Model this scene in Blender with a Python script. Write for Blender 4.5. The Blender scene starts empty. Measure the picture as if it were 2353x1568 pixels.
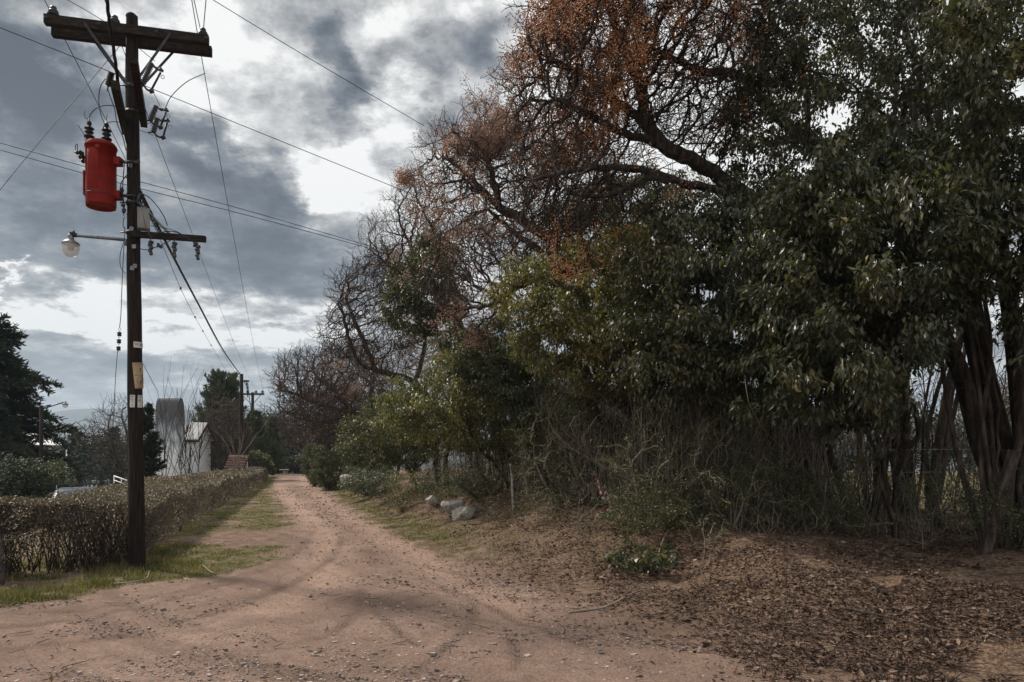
import bpy, math, random
import numpy as np
from mathutils import Vector, Matrix
random.seed(7)
RNG = np.random.default_rng(11)
SC = bpy.context.scene
COL = SC.collection
F = 1700.0; CX = 1176.5; HY = 1060.0; EYE = 1.6

def P(px, py, Y):
    """a point seen in the photograph at px, py that stands Y metres away"""
    return np.array([(px - CX) / F * Y, Y, EYE + (HY - py) / F * Y])
def G(px, py, z=0.0):
    Y = (EYE - z) * F / (py - HY)
    return np.array([(px - CX) / F * Y, Y, z])

# ------------------------------------------------------------------ numbers
def _hash(ix, iy, s):
    h = (ix.astype(np.int64) * 374761393 + iy.astype(np.int64) * 668265263 + s * 974711) & 0xffffffff
    h = ((h ^ (h >> 13)) * 1274126177) & 0xffffffff
    return ((h ^ (h >> 16)) & 0xffff) / 65535.0
def vnoise(x, y, s=0):
    x = np.asarray(x, float); y = np.asarray(y, float)
    ix = np.floor(x); iy = np.floor(y); fx = x - ix; fy = y - iy
    fx = fx * fx * (3 - 2 * fx); fy = fy * fy * (3 - 2 * fy)
    a = _hash(ix, iy, s); b = _hash(ix + 1, iy, s); c = _hash(ix, iy + 1, s); d = _hash(ix + 1, iy + 1, s)
    return (a * (1 - fx) + b * fx) * (1 - fy) + (c * (1 - fx) + d * fx) * fy
def fbm(x, y, o=4, s=0):
    v = 0; a = .5; t = 0
    for i in range(o):
        v = v + a * vnoise(x * 2 ** i + 17.3 * i, y * 2 ** i - 9.1 * i, s + i); t += a; a *= .5
    return v / t
def sstep(a, b, x):
    t = np.clip((x - a) / (b - a), 0, 1); return t * t * (3 - 2 * t)
def unit(v):
    v = np.asarray(v, float)
    return v / np.maximum(np.linalg.norm(v, axis=-1, keepdims=True), 1e-9)
def seg_dist(x, y, pts):
    """distance from points to an open polyline"""
    best = np.full(x.shape, 1e9)
    for (ax, ay), (bx, by) in zip(pts[:-1], pts[1:]):
        dx, dy = bx - ax, by - ay; L = dx * dx + dy * dy + 1e-12
        t = np.clip(((x - ax) * dx + (y - ay) * dy) / L, 0, 1)
        best = np.minimum(best, np.hypot(x - ax - t * dx, y - ay - t * dy))
    return best
def inside(x, y, poly):
    c = np.zeros(x.shape, bool); n = len(poly)
    for i in range(n):
        x0, y0 = poly[i]; x1, y1 = poly[(i + 1) % n]
        if y0 == y1: continue
        m = ((y0 > y) != (y1 > y)) & (x < (x1 - x0) * (y - y0) / (y1 - y0) + x0)
        c ^= m
    return c
def sdist(x, y, poly):
    d = seg_dist(x, y, poly + [poly[0]])
    return np.where(inside(x, y, poly), d, -d)

# ------------------------------------------------------------------ objects
def tag(o, label=None, cat=None, group=None, kind=None):
    if label: o['label'] = label
    if cat: o['category'] = cat
    if group: o['group'] = group
    if kind: o['kind'] = kind
    return o
def thing(name, loc, label, cat, group=None):
    o = bpy.data.objects.new(name, None); COL.objects.link(o)
    o.location = [float(c) for c in loc]; o.empty_display_size = .2
    return tag(o, label, cat, group)

class MB:
    """collects vertices and faces for ONE mesh object"""
    def __init__(s): s.v = []; s.f3 = []; s.f4 = []; s.n = 0; s.m3 = []; s.m4 = []
    def add(s, v, f, mi=0):
        v = np.asarray(v, float).reshape(-1, 3); f = np.asarray(f, np.int64)
        if len(f):
            if f.shape[1] == 3: s.f3.append(f + s.n); s.m3.append(np.full(len(f), mi))
            else: s.f4.append(f + s.n); s.m4.append(np.full(len(f), mi))
        s.v.append(v); s.n += len(v)
    def more(s, f, mi=0):
        """extra faces on the vertices of the last add"""
        f = np.asarray(f, np.int64); b = s.n - len(s.v[-1])
        if f.shape[1] == 3: s.f3.append(f + b); s.m3.append(np.full(len(f), mi))
        else: s.f4.append(f + b); s.m4.append(np.full(len(f), mi))
    def box(s, c, size, R=None, mi=0):
        h = np.array(size, float) / 2
        v = np.array([[x, y, z] for x in (-1, 1) for y in (-1, 1) for z in (-1, 1)]) * h
        if R is not None: v = v @ np.asarray(R).T
        s.add(v + np.asarray(c), [[0, 1, 3, 2], [4, 6, 7, 5], [0, 4, 5, 1], [2, 3, 7, 6], [0, 2, 6, 4], [1, 5, 7, 3]], mi)
    def bar(s, a, b, w, h, up=(0, 0, 1), mi=0):
        a = np.asarray(a, float); b = np.asarray(b, float); d = unit(b - a)
        r = unit(np.cross(d, np.asarray(up, float))); u = np.cross(r, d)
        s.box((a + b) / 2, (np.linalg.norm(b - a), w, h), np.stack([d, r, u], 1), mi)
    def tube(s, pts, r, n=8, cap=True, mi=0):
        pts = np.asarray(pts, float); m = len(pts); r = np.broadcast_to(np.asarray(r, float), (m,))
        t = unit(np.gradient(pts, axis=0))
        ref = np.array([.31, .17, .93]) if abs(t[0][2]) < .9 else np.array([.9, .3, .1])
        u = unit(np.cross(t, ref)); w = np.cross(t, u)
        a = np.arange(n) * 2 * math.pi / n
        ring = pts[:, None] + r[:, None, None] * (np.cos(a)[None, :, None] * u[:, None] + np.sin(a)[None, :, None] * w[:, None])
        i = np.arange(m - 1)[:, None] * n; j = np.arange(n)[None]; k = (j + 1) % n
        f = np.stack([i + j, i + k, i + n + k, i + n + j], -1).reshape(-1, 4)
        s.add(ring.reshape(-1, 3), f, mi)
        if cap:
            b = (m - 1) * n
            s.more([[0, q + 1, q] for q in range(1, n - 1)] + [[b, b + q, b + q + 1] for q in range(1, n - 1)], mi)
    def cyl(s, a, b, r0, r1=None, n=12, mi=0):
        s.tube([a, b], [r0, r0 if r1 is None else r1], n, True, mi)
    def lathe(s, o, axis, prof, n=16, mi=0):
        """prof: list of (distance along axis, radius)"""
        ax = unit(axis); ref = np.array([1., 0, 0]) if abs(ax[0]) < .8 else np.array([0, 1., 0])
        u = unit(np.cross(ax, ref)); w = np.cross(ax, u); a = np.arange(n) * 2 * math.pi / n
        p = np.array(prof, float)
        ring = np.asarray(o)[None, None] + p[:, 0][:, None, None] * ax + np.maximum(p[:, 1], 1e-4)[:, None, None] * (np.cos(a)[None, :, None] * u + np.sin(a)[None, :, None] * w)
        m = len(p); i = np.arange(m - 1)[:, None] * n; j = np.arange(n)[None]; k = (j + 1) % n
        s.add(ring.reshape(-1, 3), np.stack([i + j, i + k, i + n + k, i + n + j], -1).reshape(-1, 4), mi)
    def build(s, name, mat, parent=None, loc=None, smooth=True, attrs=None):
        v = np.concatenate(s.v) if s.v else np.zeros((0, 3))
        base = np.array(parent_world(parent)) if parent is not None else (np.zeros(3) if loc is None else np.asarray(loc, float))
        f3 = np.concatenate(s.f3) if s.f3 else np.zeros((0, 3), int)
        f4 = np.concatenate(s.f4) if s.f4 else np.zeros((0, 4), int)
        me = bpy.data.meshes.new(name)
        me.vertices.add(len(v)); me.vertices.foreach_set('co', (v - base).astype(np.float32).ravel())
        nl = f3.size + f4.size; me.loops.add(nl)
        me.loops.foreach_set('vertex_index', np.concatenate([f3.ravel(), f4.ravel()]).astype(np.int32))
        nf = len(f3) + len(f4); me.polygons.add(nf)
        ls = np.concatenate([np.arange(len(f3)) * 3, len(f3) * 3 + np.arange(len(f4)) * 4]).astype(np.int32)
        me.polygons.foreach_set('loop_start', ls)
        mats = mat if isinstance(mat, (list, tuple)) else [mat]
        for m_ in mats: me.materials.append(m_)
        if len(mats) > 1:
            me.polygons.foreach_set('material_index', np.concatenate(s.m3 + s.m4).astype(np.int32))
        me.polygons.foreach_set('use_smooth', np.full(nf, bool(smooth)))
        if attrs:
            for k, a in attrs.items():
                at = me.attributes.new(k, 'FLOAT', 'POINT'); at.data.foreach_set('value', np.asarray(a, np.float32))
        me.update(calc_edges=True)
        o = bpy.data.objects.new(name, me); COL.objects.link(o)
        if parent is not None: o.parent = parent
        else: o.location = [float(c) for c in base]
        return o
def parent_world(p):
    v = np.zeros(3)
    while p is not None:
        v += np.array(p.location); p = p.parent
    return v
def smoothpath(pts, n=8):
    """Catmull-Rom through pts"""
    p = np.asarray(pts, float); p = np.vstack([2 * p[0] - p[1], p, 2 * p[-1] - p[-2]]); out = []
    for i in range(1, len(p) - 2):
        for t in np.arange(n) / n:
            a, b, c, d = p[i - 1:i + 3]
            out.append(.5 * (2 * b + (c - a) * t + (2 * a - 5 * b + 4 * c - d) * t * t + (3 * b - a - 3 * c + d) * t ** 3))
    out.append(p[-2]); return np.array(out)

# ------------------------------------------------------------------ materials
class NT:
    def __init__(s, tree): s.t = tree; s.n = tree.nodes; s.l = tree.links
    def new(s, ty, **kw):
        x = s.n.new(ty)
        for k, v in kw.items(): setattr(x, k, v)
        return x
    def put(s, sock, v):
        if isinstance(v, bpy.types.NodeSocket): s.l.new(v, sock)
        elif v is not None:
            if hasattr(sock.default_value, '__len__') and not hasattr(v, '__len__'): v = (v,) * len(sock.default_value)
            if hasattr(v, '__len__') and len(v) == 3 and len(sock.default_value) == 4: v = (*v, 1)
            sock.default_value = v
    def m(s, op, a, b=None, c=None, clamp=False):
        x = s.new('ShaderNodeMath', operation=op); x.use_clamp = clamp
        s.put(x.inputs[0], a)
        if b is not None: s.put(x.inputs[1], b)
        if c is not None: s.put(x.inputs[2], c)
        return x.outputs[0]
    def vm(s, op, a, b=None, out=0):
        x = s.new('ShaderNodeVectorMath', operation=op); s.put(x.inputs[0], a)
        if b is not None:
            if op == 'SCALE': s.put(x.inputs[3], b)
            else: s.put(x.inputs[1], b)
        return x.outputs['Value'] if op in ('DOT_PRODUCT', 'LENGTH') else x.outputs[0]
    def noise(s, vec, scale, detail=4, rough=.5, dist=0, color=False):
        x = s.new('ShaderNodeTexNoise'); s.put(x.inputs['Vector'], vec)
        x.inputs['Scale'].default_value = scale; x.inputs['Detail'].default_value = detail
        x.inputs['Roughness'].default_value = rough; x.inputs['Distortion'].default_value = dist
        return x.outputs['Color' if color else 'Fac']
    def ramp(s, fac, stops, interp='LINEAR'):
        x = s.new('ShaderNodeValToRGB'); r = x.color_ramp; r.interpolation = interp
        while len(r.elements) < len(stops): r.elements.new(.5)
        for e, (p, c) in zip(r.elements, stops):
            e.position = p; e.color = (*c, 1) if hasattr(c, '__len__') else (c, c, c, 1)
        s.put(x.inputs[0], fac); return x.outputs[0]
    def mix(s, f, a, b, bt='MIX'):
        x = s.new('ShaderNodeMix', data_type='RGBA', blend_type=bt)
        s.put(x.inputs[0], f); s.put(x.inputs[6], a); s.put(x.inputs[7], b); return x.outputs[2]
    def rng(s, v, a, b, c=0, d=1, smooth=False):
        x = s.new('ShaderNodeMapRange'); x.interpolation_type = 'SMOOTHSTEP' if smooth else 'LINEAR'
        s.put(x.inputs[0], v)
        for i, q in enumerate((a, b, c, d)): x.inputs[1 + i].default_value = q
        return x.outputs[0]
def newmat(name):
    m = bpy.data.materials.new(name); m.use_nodes = True; t = NT(m.node_tree); t.n.clear()
    out = t.new('ShaderNodeOutputMaterial'); return m, t, out
def mk(name, stops, scale=5, detail=5, rough=.8, bump=0, bscale=40, spec=.3, metal=0, island=0., transl=0, stretch=(1, 1, 1), nrough=.55, trans_col=None, coat=0):
    """noise / per-piece-random colour ramp into a Principled surface"""
    m, t, out = newmat(name)
    co = t.new('ShaderNodeTexCoord').outputs['Object']
    mp = t.new('ShaderNodeMapping'); t.l.new(co, mp.inputs[0]); mp.inputs['Scale'].default_value = stretch
    f = t.rng(t.noise(mp.outputs[0], scale, detail, nrough), .28, .72)
    if island > 0:
        r = t.new('ShaderNodeNewGeometry').outputs['Random Per Island']
        f = t.m('ADD', t.m('MULTIPLY', f, 1 - island), t.m('MULTIPLY', r, island))
    c = t.ramp(f, stops)
    b = t.new('ShaderNodeBsdfPrincipled'); t.put(b.inputs['Base Color'], c)
    b.inputs['Roughness'].default_value = rough; b.inputs['Specular IOR Level'].default_value = spec
    b.inputs['Metallic'].default_value = metal
    if coat: b.inputs['Coat Weight'].default_value = coat
    if bump:
        bn = t.new('ShaderNodeBump'); bn.inputs['Strength'].default_value = min(1, bump * 4); bn.inputs['Distance'].default_value = bump * .1
        t.l.new(t.noise(mp.outputs[0], bscale, 6, .6), bn.inputs['Height']); t.l.new(bn.outputs[0], b.inputs['Normal'])
    sh = b.outputs[0]
    if transl:
        tr = t.new('ShaderNodeBsdfTranslucent')
        t.put(tr.inputs[0], t.mix(1, c, trans_col or (1.6, 1.8, .7), 'MULTIPLY'))
        mx = t.new('ShaderNodeMixShader'); mx.inputs[0].default_value = transl
        t.l.new(sh, mx.inputs[1]); t.l.new(tr.outputs[0], mx.inputs[2]); sh = mx.outputs[0]
    t.l.new(sh, out.inputs[0]); return m
# ------------------------------------------------------------------ camera, sun, sky
cam = bpy.data.cameras.new('camera'); camo = bpy.data.objects.new('camera', cam); COL.objects.link(camo)
camo.location = (0, 0, EYE); camo.rotation_euler = (math.radians(90), 0, 0)
cam.sensor_width = 36; cam.lens = 36 * F / 2353; cam.shift_y = (HY - 784) / 2353
cam.clip_start = .05; cam.clip_end = 20000
SC.camera = camo
SUN_AZ = math.radians(-58); SUN_EL = math.radians(46)
sd = Vector((math.sin(SUN_AZ) * math.cos(SUN_EL), math.cos(SUN_AZ) * math.cos(SUN_EL), math.sin(SUN_EL)))
sun = bpy.data.lights.new('sun', 'SUN'); sun.energy = 5.0; sun.angle = math.radians(7); sun.color = (1, .90, .78)
suno = bpy.data.objects.new('sun', sun); COL.objects.link(suno); suno.rotation_euler = sd.to_track_quat('Z', 'Y').to_euler()
W = bpy.data.worlds.new('World'); SC.world = W; W.use_nodes = True
t = NT(W.node_tree); t.n.clear()
wo = t.new('ShaderNodeOutputWorld'); bg = t.new('ShaderNodeBackground'); t.l.new(bg.outputs[0], wo.inputs[0])
d = t.new('ShaderNodeTexCoord').outputs['Generated']
sky = t.new('ShaderNodeTexSky', sky_type='NISHITA'); sky.sun_disc = False
sky.sun_elevation = SUN_EL; sky.sun_rotation = SUN_AZ; sky.altitude = 700
sp = t.new('ShaderNodeSeparateXYZ'); t.l.new(d, sp.inputs[0]); dx, dy, dz = sp.outputs
zc = t.m('MAXIMUM', dz, 0.0)
az = t.m('ARCTAN2', dx, dy); el = t.m('ARCSINE', dz)
def planar(k):
    q = t.m('ADD', zc, k); cb = t.new('ShaderNodeCombineXYZ')
    t.l.new(t.m('DIVIDE', dx, q), cb.inputs[0]); t.l.new(t.m('DIVIDE', dy, q), cb.inputs[1]); return cb.outputs[0]
pl = planar(.22)
# the cloud masses: azimuth / elevation of each bank, its spread and how much brighter or darker it is than the deck
BL = [(90,240,150,120,-.40),(20,130,120,50,-.16),(60,190,90,60,-.12),(120,120,60,35,-.05),(200,105,90,45,.34),(330,40,120,70,.22),(190,275,45,40,.18),(150,330,60,40,.14),
 (50,440,90,60,-.16),(60,360,50,40,.10),(430,200,90,80,.34),(390,300,60,50,-.10),(560,410,130,70,-.36),(470,370,60,50,-.2),(640,170,90,60,.02),(620,250,70,60,.10),
 (560,60,60,50,.16),(780,70,40,75,-.34),(795,125,50,35,-.16),(700,60,50,50,.02),(920,60,70,40,.12),(1000,120,90,50,-.08),(1120,190,80,60,-.18),(1190,100,60,60,-.16),(1120,60,60,35,.12),(900,235,90,40,.26),
 (835,215,45,40,.05),(820,335,140,60,.46),(870,280,60,30,.05),(930,225,55,35,.10),(985,300,60,45,-.24),(960,385,60,40,-.02),(735,400,90,60,.42),(770,460,100,38,.42),(830,470,60,40,.10),
 (640,500,120,40,-.26),(560,540,160,40,-.14),(250,480,170,50,-.28),(100,520,120,40,-.10),(640,605,160,45,-.28),(420,600,170,35,-.20),(230,560,120,30,.04),(250,625,150,30,-.16),(80,610,80,30,.06),(20,640,22,8,.5),
 (450,680,160,24,-.02),(700,690,120,25,-.12),(130,722,150,34,.52),(330,745,150,24,.42),(620,762,180,26,.52),(120,775,90,10,-.10),(60,700,60,20,.12),(100,805,120,22,.02),(480,705,160,12,.16),
 (320,835,180,18,-.14),(650,828,140,12,-.10),(200,880,160,10,.05),(520,858,150,8,.10),(330,870,120,8,.08),(520,905,160,14,-.05),
 (1500,300,400,400,.30),(2100,200,400,500,.25),(900,620,150,90,.2)]
wn = t.noise(pl, 3.2, 6, .62, 0, True)
wv = t.vm('SUBTRACT', wn, (.5, .5, .5)); sw = t.new('ShaderNodeSeparateXYZ'); t.l.new(wv, sw.inputs[0])
elw = t.rng(el, 0, .5, .05, .34)
wa = t.m('ADD', az, t.m('MULTIPLY', sw.outputs[0], t.rng(el, 0, .5, .22, .36))); we = t.m('ADD', el, t.m('MULTIPLY', sw.outputs[1], elw))
cw = t.new('ShaderNodeCombineXYZ'); t.l.new(wa, cw.inputs[0]); t.l.new(we, cw.inputs[1]); wvec = cw.outputs[0]
acc = .60
for px, py, rx, ry, a in BL:
    x0 = (px - CX) / F; z0 = (HY - py) / F; A = math.atan(x0); E = math.atan(z0 * math.cos(A))
    kx = F / (rx * math.cos(A) ** 2) * .775; ky = F / (ry * math.cos(A) * math.cos(E) ** 2) * .775
    x = t.new('ShaderNodeVectorMath', operation='MULTIPLY_ADD'); t.l.new(wvec, x.inputs[0])
    x.inputs[1].default_value = (kx, ky, 0); x.inputs[2].default_value = (-A * kx, -E * ky, 0)
    q = t.vm('DOT_PRODUCT', x.outputs[0], x.outputs[0])
    acc = t.m('MULTIPLY_ADD', t.m('POWER', .36788, q), a, acc)
acc = t.m('ADD', acc, t.rng(dy, -.45, .15, .36, 0, True)); acc = t.m('ADD', acc, t.rng(el, .72, 1.05, 0, .28, True))      # added fill light: unseen sky behind the viewer and overhead is brightened
n1 = t.noise(pl, 2.2, 5, .55)
n2 = t.noise(d, 7.5, 7, .58, .15)
n3 = t.noise(pl, 7, 7, .66)
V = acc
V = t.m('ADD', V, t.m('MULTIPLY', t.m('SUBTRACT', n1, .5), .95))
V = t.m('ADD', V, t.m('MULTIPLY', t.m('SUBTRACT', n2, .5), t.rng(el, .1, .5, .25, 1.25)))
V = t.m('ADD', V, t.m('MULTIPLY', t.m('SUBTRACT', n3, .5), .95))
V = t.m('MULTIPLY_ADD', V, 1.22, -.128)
cl = t.ramp(V, [(.08, (.037, .040, .045)), (.30, (.092, .100, .113)), (.50, (.205, .216, .235)), (.68, (.41, .42, .435)), (.86, (.70, .705, .705)), (1, (.98, .98, .97))])
hz = t.rng(el, .0, .16, 1, 0, True)
cl = t.mix(t.m('MULTIPLY', hz, .45), cl, (.35, .395, .445))
sk = t.vm('SCALE', sky.outputs[0], .10)
mixf = t.rng(V, .42, .62, .10, 0.0)     # thin places let a little of the blue sky through
fin = t.mix(mixf, cl, sk)
fin = t.mix(t.rng(dz, -.02, 0, 1, 0), fin, (.12, .11, .10))
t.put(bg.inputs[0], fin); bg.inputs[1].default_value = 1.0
SC.view_settings.view_transform = 'Standard'; SC.view_settings.look = 'None'; SC.view_settings.gamma = 1; SC.view_settings.exposure = 0
SC.cycles.max_bounces = 6; SC.cycles.diffuse_bounces = 2; SC.cycles.glossy_bounces = 2; SC.cycles.transmission_bounces = 4; SC.cycles.volume_bounces = 0; SC.cycles.transparent_max_bounces = 6
SC.cycles.use_denoising = True
W.cycles.sampling_method = 'MANUAL'; W.cycles.sample_map_resolution = 256
SC.cycles.sample_clamp_indirect = 4
# ------------------------------------------------------------------ lie of the land
def g2(px, py): p = G(px, py); return (p[0], p[1])
ROAD_L = [(-60, 6.2), (-14, 7.2)] + [g2(*q) for q in ((0, 1394), (180, 1372), (300, 1352), (480, 1322), (590, 1296), (665, 1245), (668, 1205), (640, 1160), (624, 1128), (622, 1108), (640, 1096))] + [(-29, 92), (-24, 112), (-8, 135)]
ROAD_R = [(-2, 131), (-17, 109), (-21.5, 94)] + [g2(*q) for q in ((722, 1100), (735, 1115), (780, 1156), (850, 1200), (930, 1240), (1080, 1300), (1300, 1372), (1500, 1440), (1800, 1570))] + [(3.3, 2), (3.6, -60)]
ROAD = ROAD_L + ROAD_R + [(-60, -60)]
_ry = np.array([p[1] for p in ROAD_R[::-1]]); _rx = np.array([p[0] for p in ROAD_R[::-1]])
def right_edge(y): return np.interp(y, _ry, _rx)
HEDGE_K = -.29
def hedge_face(y): return -5.95 + HEDGE_K * (y - 11.8)          # road side of the long hedge
def land(x, y):
    x = np.asarray(x, float); y = np.asarray(y, float)
    z = (fbm(x * .35, y * .35, 3, 5) - .5) * .10
    dl = np.maximum(hedge_face(np.maximum(y, 9)) - 1.9 - x, 0)
    z = z - 2.2 * (1 - np.exp(-dl / 8)) * sstep(8.5, 13, y)
    dr = x - right_edge(y)
    hgt = np.interp(y, [0, 6, 9, 13, 20, 45, 90], [.16, .22, .38, .68, .78, .6, .35])
    bank = sstep(.1, 3.4, dr)
    lump = (fbm(x * .9, y * .9, 3, 31) - .5) * .42 * sstep(.3, 1.5, dr) * (1 - sstep(9, 16, dr))
    z = z + bank * hgt + lump - .25 * sstep(6, 14, dr) * (hgt > .3)
    z = z - 26 * sstep(112, 420, y) - 6 * sstep(30, 160, -x - 20) 
    return z
def land1(x, y): return float(land(np.array([x]), np.array([y]))[0])
def on_land(p): return np.array([p[0], p[1], land1(p[0], p[1])])

def Z6(x, y): return g2((x / 1.681 + 1200) / 1.7408, (y / 1.681 + 2100) / 1.7408)
TRACKS = [([Z6(*q) for q in ((1010, 420), (1110, 480), (1170, 560), (1160, 640), (1080, 740), (940, 860), (760, 990))], .085),
          ([Z6(*q) for q in ((395, 455), (410, 540), (370, 620), (270, 700), (120, 770))], .09),
          ([Z6(*q) for q in ((420, 470), (500, 580), (590, 660), (700, 740), (790, 800))], .08),
          ([Z6(*q) for q in ((1180, 500), (1400, 600), (1700, 720), (1950, 830), (2250, 960))], .10),
          ([Z6(*q) for q in ((820, 360), (1010, 420), (1200, 510), (1500, 640))], .08),
          ([g2(*q) for q in ((-80, 1452), (180, 1425), (380, 1385), (560, 1330), (680, 1270), (720, 1220))], .13),
          ([g2(*q) for q in ((-80, 1500), (240, 1468), (480, 1412), (650, 1350), (760, 1280), (790, 1230))], .13),
          ([g2(*q) for q in ((-60, 1420), (200, 1400), (420, 1362), (600, 1308))], .10),
          ([g2(*q) for q in ((1180, 1540), (1190, 1500), (1165, 1450))], .07)]
W1 = [g2(*q) for q in ((660, 1091), (640, 1104), (650, 1130), (690, 1170), (735, 1215), (760, 1270), (720, 1340), (620, 1400))]
W2 = [g2(*q) for q in ((700, 1091), (695, 1104), (720, 1130), (775, 1170), (850, 1215), (960, 1280), (1080, 1350), (1180, 1420))]
TRACKS = [(smoothpath([(*p, 0) for p in a], 6)[:, :2].tolist(), w) for a, w in TRACKS]
W1 = smoothpath([(*p, 0) for p in W1], 5)[:, :2].tolist(); W2 = smoothpath([(*p, 0) for p in W2], 5)[:, :2].tolist()

def masks(x, y):
    n = (fbm(x * 1.3, y * 1.3, 4, 3) - .5); n2 = fbm(x * .8 + 40, y * .8, 4, 9); n3 = fbm(x * 5, y * 5, 3, 77)
    sdv = sdist(x, y, ROAD)
    road = sstep(-.28, .22, sdv + n * 1.1 + (n3 - .5) * .35)
    left = (x < right_edge(y) - 1.4)
    dr = x - right_edge(y)
    # green verge between the road and the hedge, thinning to bare soil patches
    bare = np.exp(-(((x + 4.9 - .0 * y) / 1.5) ** 2 + ((y - 15.8) / 1.9) ** 2)) * .75
    grass = np.where(left, sstep(.36, .56, n2 + .11 - bare * .5 + (n3 - .5) * .25), 0)
    grass = np.where(left & (x < hedge_face(y) - 2.2), .55, grass)
    # a strip of short grass at the foot of the right bank, dry field beyond the trees
    strip = np.exp(-((dr - .7) / .75) ** 2) * sstep(11, 16, y) * (.55 + .6 * n2)
    field = sstep(9, 13, dr) * .8
    grass = np.where(left, grass, np.clip(strip + field, 0, 1))
    litter = np.where(left, .12 * n2, sstep(.5, 1.9, dr + n * 1.6) * (1 - sstep(8.5, 12, dr)))
    near = sstep(-1.0, 1.6, dr + n * 1.8) * (1 - sstep(10, 13, y)) * .8
    litter = np.maximum(litter, near)
    return sdv, road, grass * (1 - road), litter * (1 - .55 * road)

def make_ground():
    N = 900; A = 4000.; k = 8.5; cx, cy = -1.2, 9.0
    s = np.linspace(-1, 1, N); gx = cx + A * np.sinh(k * s) / np.sinh(k)
    s2 = np.linspace(-.62, 1, N); gy = cy + A * np.sinh(k * s2) / np.sinh(k)
    X, Y = np.meshgrid(gx, gy); x = X.ravel(); y = Y.ravel()
    z = land(x, y)
    far = (np.abs(x) > 150) | (y > 160) | (y < -40)
    sdv = np.zeros(x.shape); road = np.zeros(x.shape); grass = np.full(x.shape, .5); litter = np.zeros(x.shape); track = np.zeros(x.shape)
    i = ~far
    sdv[i], road[i], grass[i], litter[i] = masks(x[i], y[i]); sdv[~i] = -50
    nearm = i & (y < 22) & (y > 2) & (np.abs(x) < 14); j = np.where(nearm)[0]
    for pts, w in TRACKS:
        d_ = seg_dist(x[j], y[j], pts); nn = .55 + .9 * (fbm(x[j] * 1.7, y[j] * 1.7, 2, 21) - .3)
        track[j] = np.maximum(track[j], np.exp(-(d_ / w) ** 2 * 2.2) * np.clip(nn, 0, 1))
    j = np.where(i & (y > 2))[0]; rut = np.zeros(x.shape)
    for pts in (W1, W2): rut[j] = np.maximum(rut[j], np.exp(-(seg_dist(x[j], y[j], pts) / .42) ** 2))
    dn = np.hypot(x, y - 6)
    fine = (fbm(x * 9, y * 9, 3, 51) - .5) * .016 + (fbm(x * 2.2, y * 2.2, 3, 61) - .5) * .045
    rough = (fbm(x * 6, y * 6, 3, 71) - .5) * .06
    # long shallow sweep marks left by turning wheels at the junction
    a_ = np.hypot(x - 3.0, y - 14.5); sw_ = (fbm(a_ * 5.5, np.arctan2(y - 14.5, x - 3) * 1.8, 4, 83) - .5) * -.06
    z = z + np.where(dn < 60, fine * (.5 + .5 * road) + rough * (1 - road) * .8 + sw_ * road * (1 - .6 * sstep(9, 14, y)), 0)
    z = z - track * .014 * np.where(y < 22, 1, 0) - rut * .03 * road
    sweep = np.where(dn < 40, sstep(.5, .72, fbm(a_ * 5.5, np.arctan2(y - 14.5, x - 3) * 1.8, 4, 83)) * (1 - .7 * sstep(9, 15, y)) * np.clip(.3 + fbm(x * .6, y * .6, 2, 8), 0, 1), 0)
    mid = (fbm(x * .7, y * .7, 3, 99))
    V = np.stack([x, y, z], 1)
    idx = np.arange(N * N).reshape(N, N)
    Fq = np.stack([idx[:-1, :-1], idx[:-1, 1:], idx[1:, 1:], idx[1:, :-1]], -1).reshape(-1, 4)
    cxm = sdv[Fq].mean(1)
    xm = x[Fq].mean(1); ym = y[Fq].mean(1)
    isroad = (cxm > -.02); verge = ~isroad & (xm < right_edge(ym) - 1.2) & (xm > hedge_face(np.maximum(ym, 9.)) - .9) & (ym < 100) & (ym > 7)
    at = dict(road=road, grass=grass, litter=litter, track=np.clip(track, 0, 1), rut=rut, sweep=sweep)
    M = ground_mat()
    for nm, sel in (('dirt_road', isroad), ('grass_verge', verge), ('ground', ~isroad & ~verge)):
        f = Fq[sel]; u, inv = np.unique(f.ravel(), return_inverse=True)
        b = MB(); b.add(V[u], inv.reshape(-1, 4))
        o = b.build(nm, M, None, None, True, {k_: a2[u] for k_, a2 in at.items()})
        tag(o, kind='structure')
    tag(bpy.data.objects['dirt_road'], 'reddish dirt road with tyre tracks curving away between hedge and trees')
    tag(bpy.data.objects['grass_verge'], 'patchy green verge between dirt road and hedge')

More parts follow.
